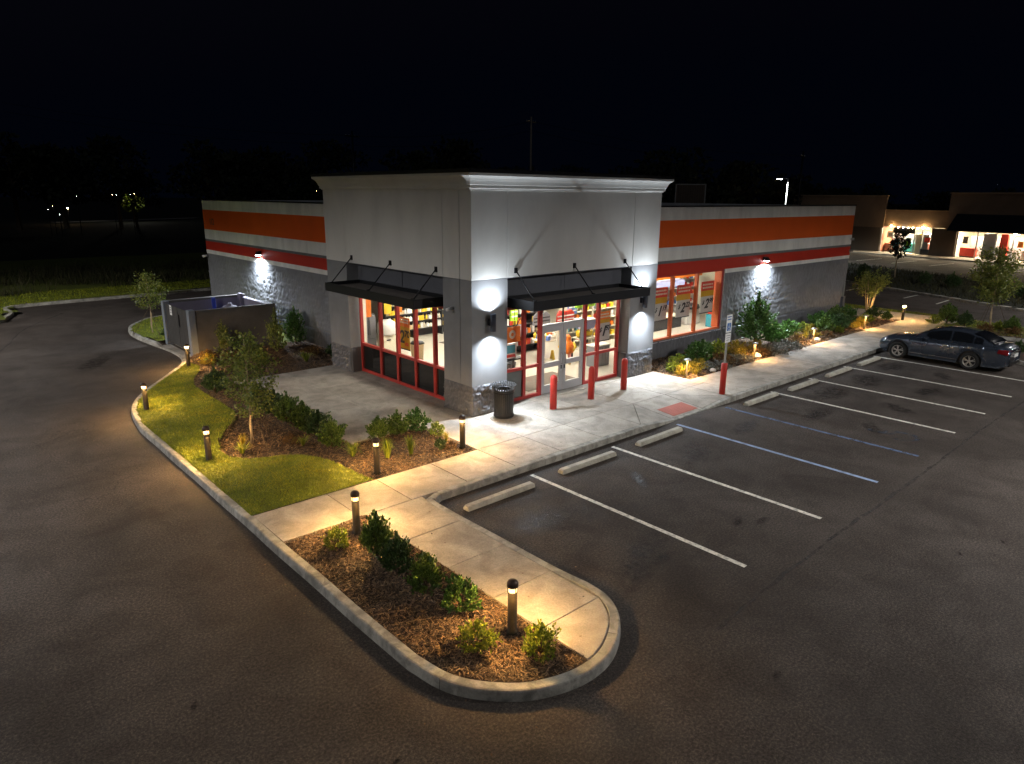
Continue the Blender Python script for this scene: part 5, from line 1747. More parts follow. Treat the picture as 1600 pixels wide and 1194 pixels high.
# ================================================================== PLANTS
def leaf_arrays(P, D, L, W, fold=0.25, droop=0.0):
    n = len(P)
    D = D/np.maximum(np.linalg.norm(D, axis=1, keepdims=True), 1e-6)
    rnd = rng.normal(size=(n, 3))
    S = np.cross(D, rnd)
    S /= np.maximum(np.linalg.norm(S, axis=1, keepdims=True), 1e-6)
    U = np.cross(S, D)
    L = L[:, None]
    W = W[:, None]
    tip = P+D*L-np.array([0, 0, 1.0])*droop*L
    mid = P+D*L*0.5
    V = np.stack([P, mid+S*W+U*W*fold, tip, mid-S*W+U*W*fold], 1).reshape(-1, 3)
    b = np.arange(n)[:, None]*4
    F = np.concatenate([b+np.array([[0, 1, 2]]), b+np.array([[0, 2, 3]])])
    return V, F

def shrub_leaves(rx, ry, h, twigs, per, L, W, low=0.1, ragged=0.35, upw=0.5, seed=0, lobes=5):
    r = np.random.default_rng(seed)
    ang = r.uniform(0, 2*np.pi, twigs)
    zz = r.uniform(0, 1, twigs)**0.8
    rad = np.sqrt(np.maximum(0, 1-(2*np.abs(zz-0.42))**2.2))*r.uniform(1-ragged, 1.08, twigs)
    lob = 1+0.22*np.sin(ang*lobes*0.5+seed)*np.cos(zz*6+seed)
    tips = np.stack([rx*rad*lob*np.cos(ang), ry*rad*lob*np.sin(ang), low*h+zz*h*(1-low)*r.uniform(0.85, 1.1, twigs)], -1)
    root = np.stack([tips[:, 0]*0.15, tips[:, 1]*0.15, tips[:, 2]*0.35], -1)
    t = r.uniform(0.45, 1.02, (twigs, per))
    P = (root[:, None]+(tips-root)[:, None]*t[..., None]).reshape(-1, 3)
    P += r.normal(0, 0.018, P.shape)
    D = np.repeat(tips-root, per, 0)
    D = D/np.maximum(np.linalg.norm(D, axis=1, keepdims=True), 1e-6)+r.normal(0, 0.65, D.shape)+np.array([0, 0, upw])
    n = len(P)
    V, F = leaf_arrays(P, D, r.uniform(0.7, 1.25, n)*L, r.uniform(0.7, 1.2, n)*W)
    stems = MB()
    for i in range(0, twigs, max(1, twigs//14)):
        stems.tube([(0, 0, 0), tuple(root[i]), tuple(tips[i])], [0.012, 0.008, 0.003], 4, False)
    return V, F, stems

PLANT = {}
def make_plant(key, name, mat, args, variants=2):
    out = []
    for v in range(variants):
        V, F, st = shrub_leaves(**args, seed=hash_(key)+v)
        me = mesh_np('foliage', V, F, mat)
        so_ = st.build('tmp', 'twig')
        sm = so_.data
        bpy.data.objects.remove(so_)
        out.append((me, sm))
    PLANT[key] = (name, out)
def hash_(s):
    return sum((i+1)*ord(c) for i, c in enumerate(s)) % 997
make_plant('box', 'evergreen_shrub', 'leaf_box', dict(rx=.35, ry=.35, h=.74, twigs=135, per=15, L=.072, W=.022, upw=.6), 3)
make_plant('dark', 'evergreen_shrub', 'leaf_dark', dict(rx=.35, ry=.35, h=.72, twigs=135, per=15, L=.066, W=.021, upw=.5), 3)
make_plant('lime', 'lime_shrub', 'leaf_lime', dict(rx=.26, ry=.26, h=.36, twigs=70, per=12, L=.058, W=.014, upw=.5, low=.02), 2)
make_plant('bright', 'leafy_shrub', 'leaf_bright', dict(rx=.42, ry=.42, h=.7, twigs=90, per=11, L=.095, W=.03, upw=.6), 2)
make_plant('gold', 'golden_shrub', 'leaf_gold', dict(rx=.36, ry=.36, h=.5, twigs=85, per=13, L=.06, W=.014, upw=.5, low=.02), 2)
make_plant('ground', 'low_ground_cover', 'leaf_grey', dict(rx=.55, ry=.42, h=.24, twigs=110, per=10, L=.055, W=.017, upw=.4, low=.0), 2)
make_plant('rust', 'low_rusty_shrub', 'leaf_rust', dict(rx=.42, ry=.38, h=.34, twigs=90, per=11, L=.06, W=.014, upw=.5, low=.0), 2)
make_plant('tall', 'tall_shrub', 'leaf_bright', dict(rx=.72, ry=.66, h=1.85, twigs=230, per=14, L=.10, W=.03, upw=.3, ragged=.5), 1)
make_plant('tallgrey', 'tall_loose_shrub', 'leaf_tree', dict(rx=.42, ry=.42, h=1.6, twigs=110, per=11, L=.09, W=.024, upw=.3, ragged=.6), 2)

def blade_clump(key, name, mat, n, h, w, spread):
    out = []
    for v in range(2):
        r = np.random.default_rng(hash_(key)+v)
        Vs, Fs = [], []
        for i in range(n):
            a = r.uniform(0, 6.28)
            H = h*r.uniform(.6, 1.1)
            S = spread*r.uniform(.3, 1.1)
            s = np.array([-math.sin(a), math.cos(a), 0])*w
            base = np.array([math.cos(a), math.sin(a), 0])*0.04*r.uniform(0, 1)
            pts = [base, base+np.array([math.cos(a)*S*.35, math.sin(a)*S*.35, H*.7]), base+np.array([math.cos(a)*S*.75, math.sin(a)*S*.75, H]), base+np.array([math.cos(a)*S*1.15, math.sin(a)*S*1.15, H*.72])]
            o = len(Vs)
            for j, p in enumerate(pts):
                k = (1, .9, .6, .08)[j]
                Vs += [p-s*k, p+s*k]
            Fs += [(o+2*j, o+2*j+1, o+2*j+3, o+2*j+2) for j in range(3)]
        me = mesh_np('foliage', np.array(Vs), np.array(Fs), mat)
        cr = MB().lathe([(0.04, 0), (0.05, 0.03), (0.0, 0.05)], 8).build('tmp', 'twig')
        cm = cr.data
        bpy.data.objects.remove(cr)
        out.append((me, cm))
    PLANT[key] = (name, out)
blade_clump('lily', 'strappy_clump', 'leaf_lime', 46, .36, .012, .34)
blade_clump('spiky', 'spiky_clump', 'leaf_gold', 60, .45, .008, .2)
blade_clump('grassy', 'spiky_clump', 'leaf_lime', 90, .42, .007, .16)

NP = [0]
def plant(key, label, x, y, s=1.0, z=0.15, sz=None, group=None):
    name, var = PLANT[key]
    NP[0] += 1
    me, sm = var[NP[0] % len(var)]
    t = thing(name, label, 'shrub', (x, y, z), (NP[0]*2.4) % 6.28, group, (s, s, sz or s))
    place('foliage', me, t)
    place('stem', sm, t)
    return t

# island bed
plant('lime', 'small lime shrub beside the bollard at the walk end of the island', -6.42, -4.25, .95)
plant('box', 'tallest evergreen shrub in the island row, next to the bollard', -6.08, -5.0, .82, sz=1.08)
plant('dark', 'second dark evergreen shrub in the island row', -6.15, -5.75, .8, sz=.95)
plant('box', 'third evergreen shrub in the island row', -6.1, -6.5, .78, sz=.88)
plant('bright', 'bright-lit last evergreen shrub in the island row', -5.98, -7.2, .75)
plant('lime', 'small lime shrub near the kerb at the rounded end of the island', -6.33, -8.05, 1.05)
plant('lime', 'small lime shrub at the very end of the island beside the bollard', -5.78, -8.72, 1.05, sz=1.2)
# bed between walk and patio
plant('box', 'rounded evergreen shrub on the patio corner next to the bollard', -2.95, 0.1, .8)
plant('box', 'rounded evergreen shrub in the middle of the three at the patio corner', -2.45, 0.0, .85)
plant('bright', 'broad-leaved shrub at the patio corner closest to the building', -1.85, 0.0, .85)
plant('lime', 'low lime shrub spreading over the edge of the bed near the litter bin', -1.62, -0.55, .9)
plant('spiky', 'small gold tuft at the tip of the bed by the walk', -1.75, -1.15, .55)
plant('lily', 'strappy pale clump between the lawn and the evergreen row', -4.05, -0.55, 1.0)
plant('grassy', 'upright lime clump just behind the bollard', -3.5, -1.2, 1.15)
plant('grassy', 'upright lime clump between the bollard and the walk', -2.95, -1.35, 1.05)
plant('dark', 'small dark plant low in the mulch near the walk', -2.2, -1.5, .42)
plant('rust', 'reddish low plant in the mulch near the walk edge', -1.95, -1.6, .5)
# row between lawn and patio
for i, (x, y, k, s) in enumerate(((-4.1, 0.35, 'box', .95), (-4.05, 1.15, 'dark', 1.0), (-4.05, 2.0, 'box', 1.0), (-4.1, 2.85, 'box', 1.05), (-4.15, 3.6, 'dark', 1.05), (-4.2, 4.5, 'dark', 1.0))):
    plant(k, ('evergreen shrub at the walk end of the row along the patio', 'second evergreen shrub of the row along the patio', 'third evergreen shrub of the row along the patio', 'fourth evergreen shrub of the row along the patio', 'fifth evergreen shrub of the row along the patio', 'last evergreen shrub of the row, behind the young tree')[i], x, y, s)
plant('dark', 'lone dark evergreen shrub where the lawn narrows', -4.55, 7.0, 1.05)
plant('lily', 'pale strappy clump in the mulch near the lawn bollard', -5.95, 1.3, .75)
plant('spiky', 'thin gold clump in the mulch tip near the lawn bollard', -5.75, 1.75, .7)
plant('rust', 'low reddish plant at the foot of the evergreen row', -4.75, 1.3, .6)
plant('lily', 'dim strappy clump under the young tree', -4.6, 0.9, .7)
# by the enclosure
for i, (k, x, y, s, sz, l) in enumerate((('rust', -3.1, 11.9, 1.0, 1.0, 'low brownish shrub next to the enclosure gate post'), ('gold', -3.4, 11.1, .9, .8, 'gold-lit low shrub beside the bollard at the enclosure'), ('rust', -2.6, 11.3, .9, .9, 'low brownish shrub behind the gold-lit one'),
        ('tallgrey', -2.3, 12.5, .75, .8, 'slim loose shrub against the dark enclosure wall'), ('tallgrey', -0.9, 10.8, 1.0, 1.1, 'tall leggy shrub in front of the enclosure wall'), ('tall', 0.55, 12.3, .7, .8, 'big dark rounded shrub in the corner of enclosure and side wing'),
        ('lime', -1.8, 10.2, 1.3, 1.2, 'lime shrub in the shade between enclosure and patio'), ('rust', 0.2, 10.1, 1.1, 1.0, 'dim low shrub under the side wing near the patio'), ('dark', 0.6, 9.3, .7, .7, 'small dark shrub at the foot of the side wing by the patio'),
        ('lily', -0.5, 9.2, 1.1, 1.0, 'pale strappy clump at the back edge of the patio'), ('lime', -2.9, 9.3, 1.1, 1.0, 'lime shrub behind the lone dark evergreen'), ('dark', -3.0, 17.0, .8, .7, 'dark shrub on the small lawn behind the enclosure post'))):
    plant(k, l, x, y, s, sz=sz)
# long bed under the striped wall
LB = (('lime', 8.75, -.55, 1.2, .9, 'variegated shrub at the bed corner by the entrance tower'), ('gold', 9.15, -1.05, .75, .8, 'gold shrub just behind the first path light'), ('gold', 8.55, -.95, .6, .7, 'gold-lit shrub in front of the first path light'), ('lime', 9.6, -.1, 1.2, 1.1, 'lime shrub against the wall under the side window'),
      ('bright', 10.6, -.2, 1.1, 1.0, 'bright green leafy shrub under the middle of the side window'), ('bright', 11.4, .1, 1.0, .9, 'bright green leafy shrub under the far pane of the side window'), ('ground', 10.4, -1.2, 1.0, 1.0, 'grey ground cover plant near the sign post'), ('rust', 11.3, -.85, 1.1, 1.0, 'reddish low shrub behind the sign post'),
      ('lime', 12.7, .2, 1.4, 1.3, 'large lime shrub just past the side window'), ('gold', 13.2, -.3, 1.1, 1.0, 'gold shrub behind the second path light'), ('ground', 12.0, -1.15, 1.0, 1.0, 'grey ground cover plant beside the second path light'), ('gold', 12.6, -.85, .7, .7, 'small gold-lit shrub in front of the second path light'),
      ('tall', 15.4, .15, 1.05, 1.05, 'tall green bush against the striped wall'), ('ground', 14.4, -1.15, 1.3, 1.1, 'pale ground cover plant below the tall bush'), ('ground', 15.7, -1.15, 1.3, 1.1, 'pale ground cover plant past the tall bush'), ('rust', 13.6, -1.1, .9, .9, 'reddish low plant between rock and path light'),
      ('bright', 17.0, .1, 1.2, 1.0, 'leafy shrub right behind the tall bush'), ('bright', 18.2, .15, 1.1, .95, 'second leafy shrub behind the tall bush'), ('rust', 16.9, -.95, 1.0, 1.0, 'reddish low plant before the third path light'), ('gold', 18.6, -.75, 1.1, 1.15, 'gold shrub just past the third path light'),
      ('lime', 19.8, .2, 1.3, 1.1, 'lime shrub against the wall past the third path light'), ('box', 20.2, -.6, 1.1, 1.0, 'evergreen shrub midway between third and fourth path lights'), ('bright', 21.5, .2, 1.2, 1.0, 'large leafy shrub against the dark wall base'), ('dark', 21.5, -.8, 1.1, 1.0, 'dark shrub near the walk before the fourth path light'),
      ('box', 22.9, .1, 1.2, 1.15, 'tall evergreen shrub near the end of the striped wall'), ('dark', 22.3, -.3, 1.0, .95, 'dark upright shrub just before the fourth path light'), ('bright', 24.3, .2, 1.1, 1.0, 'leafy shrub near the corner of the striped wall'), ('gold', 23.5, -.9, .8, .8, 'gold-lit shrub beside the fourth path light'),
      ('lime', 24.9, -.6, 1.2, 1.1, 'lime shrub past the fourth path light'), ('dark', 25.9, -.5, 1.0, .9, 'dark shrub at the far corner of the long bed'), ('box', 26.1, -1.1, .7, .6, 'small evergreen shrub at the far tip of the long bed'))
for k, x, y, s, sz, l in LB:
    plant(k, l, x, y, s*1.18, sz=sz*1.05)
for k, x, y, s, sz, l in (('gold', 10.0, -.75, .8, .7, 'gold low shrub between the first path light and the sign post'), ('lime', 11.9, -.45, .9, .8, 'lime low shrub behind the sign post top'), ('gold', 14.3, -.5, .9, .9, 'gold shrub at the foot of the tall bush'), ('spiky', 12.95, -1.2, .6, .5, 'gold tuft beside the second path light'),
        ('bright', 16.2, -.3, .9, .8, 'green leafy shrub beside the tall bush'), ('gold', 17.4, -.75, .8, .7, 'gold-lit shrub just before the third path light'), ('rust', 19.4, -1.1, .9, .8, 'reddish low plant past the third path light'), ('lime', 20.9, -1.0, .9, .8, 'lime low shrub near the walk in the far half of the long bed'),
        ('gold', 22.5, -.95, .7, .7, 'gold-lit shrub just before the fourth path light'), ('spiky', 8.95, -1.3, .5, .45, 'gold tuft at the corner tip of the long bed')):
    plant(k, l, x, y, s, sz=sz)
for x, y, s, l in ((9.9, -1.35, .13, 'small pale rock in the mulch near the sign post'), (13.25, -1.15, .2, 'pale rock lit by the second path light'), (18.3, -1.2, .16, 'pale rock lit by the third path light')):
    r_ = thing('rock', l, 'rock', (x, y, 0.15))
    V = []
    m_ = MB()
    m_.lathe([(0.0, -.3*s), (.7*s, -.2*s), (1.0*s, .2*s), (.75*s, .6*s), (.3*s, .8*s), (0, .82*s)], 9)
    m_.v = [(a*(1+.25*math.sin(a*31+c*17)), b*(1+.2*math.cos(b*27+a*13)), c) for a, b, c in m_.v]
    m_.build('rock_body', 'stone', r_)
# bed and strip behind the car
for i, (k, x, y, s, l) in enumerate((('lime', 27.0, -3.0, 1.2, 'lime shrub at the walk edge behind the car roof'), ('box', 27.6, -3.4, 1.3, 'evergreen shrub in the strip behind the car roof'), ('dark', 27.2, -4.3, 1.0, 'dark shrub near the staked tree'), ('lime', 27.7, -5.6, 1.1, 'lime shrub beside the staked tree'),
        ('box', 27.3, -6.2, 1.0, 'evergreen shrub past the staked tree'), ('rust', 26.7, -5.3, 1.0, 'brown low shrub in the bed behind the car boot'), ('rust', 26.8, -6.4, 1.0, 'brown low shrub at the frame edge behind the car boot'), ('dark', 28.0, -7.0, .9, 'dark shrub at the frame edge beyond the grass'),
        ('dark', 21.9, -7.75, .75, 'dark low bush on the little island beside the car boot'))):
    plant(k, l, x, y, s)

# ---- trees
def tree(name, label, x, y, h, crown, mat, trunk_r=0.035, n_br=26, per=46, L=0.085, W=0.024, z=0.15, seed=1, clear=0.32, stakes=False, group=None, stems=1, bark='bark_pale', spread=0.5):
    r = np.random.default_rng(seed)
    t = thing(name, label, 'tree', (x, y, z), 0, group)
    tr = MB()
    tips = []
    tops = []
    for s_ in range(stems):
        a = 2*math.pi*s_/max(1, stems)+0.4
        off = 0.0 if stems == 1 else 0.09
        lean = 0.03 if stems == 1 else 0.28
        pts, rad = [], []
        for i in range(7):
            k = i/6
            pts.append((off*math.cos(a)+lean*k*math.cos(a)*h*.5+r.normal(0, .012)*h*.3, off*math.sin(a)+lean*k*math.sin(a)*h*.5+r.normal(0, .012)*h*.3, k*h*0.93-.03))
            rad.append(trunk_r*(1-.8*k)+.004)
        tr.tube(pts, rad, 8)
        tops.append(pts)
    br = MB()
    for i in range(n_br):
        pts = tops[i % stems]
        k = clear+(0.97-clear)*(i+r.uniform(0, 1))/n_br
        j = min(5, int(k*6))
        f = k*6-j
        p = np.array(pts[j])*(1-f)+np.array(pts[j+1])*f
        a = i*2.4+r.normal(0, .3)
        kk = (k-clear)/(1-clear)
        ln = crown*(math.sin(math.pi*min(1, .22+.78*kk*.95))**.8)*r.uniform(.65, 1.12)
        e = p+np.array([math.cos(a)*ln, math.sin(a)*ln, ln*r.uniform(.35, .95)*spread*1.6])
        m = (p+e)/2+np.array([0, 0, -.04*ln])
        br.tube([tuple(p), tuple(m), tuple(e)], [trunk_r*.38*(1.1-k), trunk_r*.25*(1.1-k), .003], 5, False)
        q = max(4, int(per*ln/crown))
        u = r.uniform(.25, 1.08, q)
        P = p+(e-p)*u[:, None]+r.normal(0, .085*crown*1.2, (q, 3))
        tips.append((P, np.repeat((e-p)[None], q, 0)))
    tr.build('trunk', bark, t, True)
    br.build('branches', 'bark', t, True)
    P = np.concatenate([a for a, b in tips])
    D = np.concatenate([b for a, b in tips])
    D = D/np.linalg.norm(D, axis=1, keepdims=True)+r.normal(0, .9, D.shape)-np.array([0, 0, .25])
    n = len(P)
    V, F = leaf_arrays(P, D, r.uniform(.7, 1.25, n)*L, r.uniform(.7, 1.2, n)*W)
    place('crown', mesh_np('crown', V, F, mat), t)
    if stakes:
        for a in (0.6, 2.7, 4.8):
            g_ = (math.cos(a)*.75, math.sin(a)*.75, .0)
            MB().tube([(0, 0, h*.42), g_], .009, 4).build('guy_wire', 'twig', t)
            MB().tube([(g_[0], g_[1], -.05), (g_[0]*1.02, g_[1]*1.02, .18)], .014, 5).build('stake', 'twig', t)
    return t
tree('young_tree', 'young staked tree with a pale trunk standing in mulch beside the lawn', -5.45, 1.95, 2.95, .66, 'leaf_tree', .04, 56, 66, .085, .027, .16, 5, .24, True, 'young planted trees')
tree('young_tree', 'slim young tree with a loose crown by the enclosure gate post', -3.25, 18.4, 2.8, .72, 'leaf_tree', .035, 34, 60, .10, .028, .15, 9, .38, True, 'young planted trees')
tree('young_tree', 'staked young tree with a full crown beyond the parked car', 28.45, -5.0, 4.0, 1.05, 'leaf_tree', .05, 56, 110, .13, .038, .15, 13, .30, True, 'young planted trees')
cm_ = tree('crape_myrtle', 'multi-stemmed crape myrtle lit from below at the far walk', 27.6, 0.4, 2.0, .75, 'leaf_tree', .035, 44, 90, .10, .028, .15, 21, .42, False, None, 5, 'bark_pale', .9)
tree('young_tree', 'dark slender tree in front of the lit shop across the lot', 47.2, 6.3, 3.9, .72, 'leaf_far', .06, 26, 40, .2, .07, .15, 33, .42, False, 'young planted trees')
ul = thing('ground_spotlight', 'small ground spotlight at the foot of the crape myrtle', 'spotlight', (27.15, 0.05, 0.15))
MB().lathe([(.05, 0), (.05, .03), (.02, .04), (.02, .1), (0, .1)], 10).build('spike_base', 'bronze', ul)
MB().lathe([(.03, .1), (.055, .12), (.06, .2), (.05, .2), (.045, .16), (0, .16)], 12).build('lamp_head', 'bronze', ul, True)
MB().lathe([(.044, .165), (0, .168)], 12).build('lens', 'lens_mush', ul)
light('uplight_beam', 'SPOT', (0.0, 0.0, .22), 30, (1, .66, .26), ul, (.42, .32, 1.0), 70, .6, .03)

# ================================================================== LOT LAMPS
def pole_lamp(label, x, y, H, arm, watts, cone=150, colr=LAMP_LOT_COL, light_on=True):
    """square steel pole with one flat lamp head on a short arm"""
    t = thing('lot_lamp', label, 'street lamp', (x, y, 0), 0, 'pole lamps of the parking lots')
    MB().lathe([(.28, 0), (.28, .75), (.25, .78), (0, .78)], 18).build('concrete_base', 'kerb', t, True)
    MB().tube([(0, 0, .75), (0, 0, H)], [.085, .06], 10).build('pole', 'galv', t, True)
    a = Vector(arm).normalized()
    MB().bar((0, 0, H-.08), (a.x*.55, a.y*.55, H-.04), .05, .06).build('arm', 'galv', t)
    hx, hy = a.x*.85, a.y*.85
    p = (-a.y, a.x)
    MB().obox((hx, hy), (a.x, a.y), p, .34, .17, H-.09, H+.02).build('lamp_head', 'galv', t, bevel=.02)
    MB().obox((hx, hy), (a.x, a.y), p, .27, .13, H-.115, H-.091).build('lens', 'lens_cool', t)
    if light_on:
        light('lamp_beam', 'SPOT', (hx, hy, H-.16), watts, colr, t, (0, 0, -1), cone, .35, .22)
    return t
far = pole_lamp('lit white parking lot lamp on a tall pole behind the striped wing', 59.6, 22.3, 8.1, (-.6, .8, 0), 8000, 145, (.9, 1.0, .95))
pole_lamp('lot lamp on a pole beside the cross aisle', 38.5, -9.0, 8.5, (-.3, 1, 0), LAMP_LOT*.55, 150)
pole_lamp('lot lamp on a pole at the near aisle of the parking lot', 6.5, -17.5, 9.0, (0, 1, 0), LAMP_LOT*1.0, 168)
pole_lamp('lot lamp on a pole at the far aisle of the parking lot', 21.0, -18.5, 9.0, (0, 1, 0), LAMP_LOT*.8, 168)
pole_lamp('lot lamp on a pole across the drive from the lawn', -16.5, 3.0, 8.5, (1, .1, 0), LAMP_LOT*.72, 172)
pole_lamp('lot lamp on a pole near the end of the island', -14.0, -19.5, 8.5, (.6, 1, 0), LAMP_LOT*.17, 160)
pole_lamp('lot lamp on a pole at the bend of the rear drive', -18.5, 23.0, 8.0, (1, -.1, 0), LAMP_LOT*2.0, 164)

# ================================================================== NEIGHBOURING SHOPS
MT['mall_wall'] = M('mall_stucco', (0.30, 0.21, 0.145), .85, .1, .5, .05, 20, stain=.15, ss=.4)
MT['mall_wall_d'] = M('mall_base_stucco', (0.12, 0.09, 0.07), .85, .1, .5, .05, 20)
MT['mall_trim'] = M('mall_trim', (0.42, 0.30, 0.20), .8)
MT['mall_awning'] = M('mall_awning_cloth', (0.010, 0.016, 0.022), .9)
MT['brick_in'] = M('brick_pattern', (0.40, 0.15, 0.09), .85, .15, 2, .2, 12)
md = Vector((-2.8, -17.0)).normalized()
mn = Vector((-md.y, md.x))
if mn.x < 0:
    mn = -mn
MO = Vector((76.3, 21.8))
mall = thing('shop_row', 'brown stucco row of shops with lit windows across the parking lot', 'building')
def mpt(s, d, z):
    p = MO+md*s+mn*d
    return (p.x, p.y, z)
def mbox(name, mat, s0, s1, d0, d1, z0, z1, parent=None):
    vs = [mpt(s, d, z) for z in (z0, z1) for s, d in ((s0, d0), (s1, d0), (s1, d1), (s0, d1))]
    return MB().add(vs, [(3, 2, 1, 0), (4, 5, 6, 7), (0, 1, 5, 4), (1, 2, 6, 5), (2, 3, 7, 6), (3, 0, 4, 7)]).build(name, mat, parent or mall)
WT = 0.25
mbox('wall', 'mall_wall', -9, 3.4, 0, WT, 2.9, 6.4)
mbox('wall', 'mall_wall_d', -9, 3.2, -.02, WT-.02, 0, 2.9)
mbox('cornice', 'mall_trim', -9.1, 3.5, -.12, WT, 6.4, 6.52)
mbox('wall', 'mall_wall', 3.4, 10.4, .15, WT+.15, 3.1, 4.85)
mbox('cornice', 'mall_trim', 3.4, 10.4, .05, WT+.15, 4.85, 4.95)
mbox('wall', 'mall_wall', 10.4, 34, -.1, WT, 3.05, 6.7)
mbox('cornice', 'mall_trim', 10.3, 34, -.22, WT, 6.7, 6.85)
mbox('pier', 'mall_wall_d', 9.0, 11.6, -.12, WT, 0, 3.05)
mbox('side_wall', 'mall_wall', -9, -8.8, WT, 14, 0, 6.4)
mbox('roof_deck', 'roof', -8.8, 34, WT, 14, 4.6, 4.7)
mbox('interior_floor', 'int_floor', 3.2, 34, .3, 8, 0, .12)
mbox('interior_ceiling', 'int_ceiling', 3.2, 34, .45, 8, 3.25, 3.3)
mbox('partition', 'int_wall', 3.2, 34, 6.0, 6.1, 0, 3.3)
mbox('partition', 'brick_in', 3.0, 3.2, .3, 6, 0, 3.3)
mbox('partition', 'int_wall', 10.4, 10.5, .3, 6, 0, 3.3)
mbox('shop_walk', 'concrete', -9, 34, -3.0, 0, 0.0, .14)
for s in (5, 8, 13, 17, 21, 26):
    mbox('ceiling_light', 'mall_lamp', s-.9, s+.9, 1.6, 2.6, 3.2, 3.24)
# glazed fronts
def shopfront(s0, cuts, z0, z1, mat):
    w = bpy.data.objects.new('shop_window', None)
    col.objects.link(w)
    w.parent = mall
    for c in cuts:
        mbox('mullion', mat, c-.05, c+.05, .1, .2, z0, z1, w)
    mbox('head_rail', mat, cuts[0], cuts[-1], .1, .2, z1-.08, z1, w)
    for a, b in zip(cuts, cuts[1:]):
        mbox('pane', 'glass', a+.05, b-.05, .145, .155, z0, z1-.08, w)
shopfront(3.2, [3.25, 4.6, 5.9, 7.1, 7.9, 9.0], .14, 3.1, 'alu')
shopfront(11.6, [11.65, 13.6, 15.4, 17.0, 18.6, 20.5, 23, 26], .14, 3.05, 'sign_white')
mbox('dark_fascia', 'glass_dark', 4.65, 7.05, .08, .098, 2.35, 3.0)
mbox('dark_fascia', 'glass_dark', 9.05-1.1, 8.95, .08, .098, .14, .75)
mbox('door_panel', 'pk_cream', 7.15, 7.85, .3, .33, .14, 2.3)
mbox('door_panel', 'pk_grey', 7.95, 8.6, .3, .33, .14, 2.3)
# sloped fabric awning
aw = [mpt(11.3, -.1, 4.65), mpt(34, -.1, 4.65), mpt(34, -1.7, 3.0), mpt(11.3, -1.7, 3.0), mpt(11.3, -.1, 4.55), mpt(34, -.1, 4.55), mpt(34, -1.65, 2.9), mpt(11.3, -1.65, 2.9)]
MB().add(aw, [(0, 3, 2, 1), (4, 5, 6, 7), (3, 7, 6, 2), (0, 4, 7, 3), (1, 2, 6, 5)]).build('fabric_awning', 'mall_awning', mall)
# contents of the shops
def item(name, label, cat, s, d, z, w, dp, h, mat, mat2='pk_black'):
    p = mpt(s, d, z)
    t = thing(name, label, cat, p, math.atan2(md.y, md.x))
    MB().box(-w/2, w/2, -dp/2, dp/2, h*.12, h).build('body', mat, t, bevel=.02)
    MB().box(-w/2+.04, w/2-.04, -dp/2+.04, dp/2-.04, 0, h*.12).build('plinth', mat2, t)
item('brick_counter', 'brick-red counter behind the first lit shop window', 'counter', 3.9, 1.2, .12, 1.2, .5, 1.0, 'brick_in')
item('shop_shelf', 'red shelf of goods in the last pane of the first lit shop', 'shelf', 8.5, 1.2, .12, .9, .5, 1.2, 'pk_pink')
item('shop_plant_stand', 'green display stand in the middle of the first lit shop', 'display stand', 5.9, 2.0, .12, 1.5, .6, 1.1, 'pk_teal')
item('shop_cabinet', 'dark cabinet in the first pane of the awning shop', 'cabinet', 12.4, 1.3, .12, 1.5, .6, 1.0, 'pk_red')
item('red_column_display', 'bright red upright display in the awning shop', 'display stand', 15.9, .9, .12, .7, .4, 2.6, 'pk_red')
item('grey_booth', 'grey booth panel beside the red display in the awning shop', 'panel', 14.5, .9, .12, 1.2, .3, 2.6, 'pk_grey')
item('white_counter', 'white counter in the awning shop at the picture edge', 'counter', 18.2, 1.6, .12, 1.6, .6, 1.1, 'pk_white')
item('tan_table', 'tan table in the awning shop at the picture edge', 'table', 19.8, 1.2, .12, 1.3, .7, .9, 'pk_tan')
nt_ = thing('wall_notice', 'white framed notice on the brick wall of the first lit shop', 'notice', mpt(3.9, .9, 1.75), math.atan2(md.y, md.x))
MB().box(-.4, .4, -.02, .02, 0, .75).build('sheet', 'pk_white', nt_)
MB().box(-.25, .25, .021, .026, .2, .55).build('print_mark', 'pk_grey', nt_)
MB().box(-.25, .25, -.026, -.021, .2, .55).build('print_mark', 'pk_grey', nt_)
for i in range(7):
    s = 5.2+i*.55
    t = thing('string_light', 'small warm bulb in the string along the first lit shop window', 'lamp', mpt(s, -.04, 2.98), 0, 'string lights on the shop')
    MB().lathe([(0, -.05), (.05, -.02), (.055, .02), (.02, .06), (0, .06)], 8).build('bulb', ('bulb', 'bulb_white', 'bulb', 'bulb')[i % 4], t)
for s, l in ((4.4, 'warm round lamp over the brick end of the lit shop'), (8.0, 'warm round lamp over the door of the lit shop')):
    t = thing('globe_lamp', l, 'lamp', mpt(s, -.1, 3.12), 0)
    MB().lathe([(0, -.1), (.08, -.06), (.1, 0), (.08, .06), (0, .1)], 12).build('globe', 'bulb', t, True)
    MB().box(-.03, .2, -.03, .03, .0, .05).build('bracket', 'black', t)
t = thing('globe_lamp', 'white globe lamp under the awning of the corner shop', 'lamp', mpt(17.2, -.25, 2.8), 0)
MB().lathe([(0, -.12), (.1, -.07), (.12, 0), (.1, .07), (0, .12)], 12).build('globe', 'bulb_white', t, True)
MB().box(-.03, .3, -.03, .03, .05, .1).build('bracket', 'black', t)
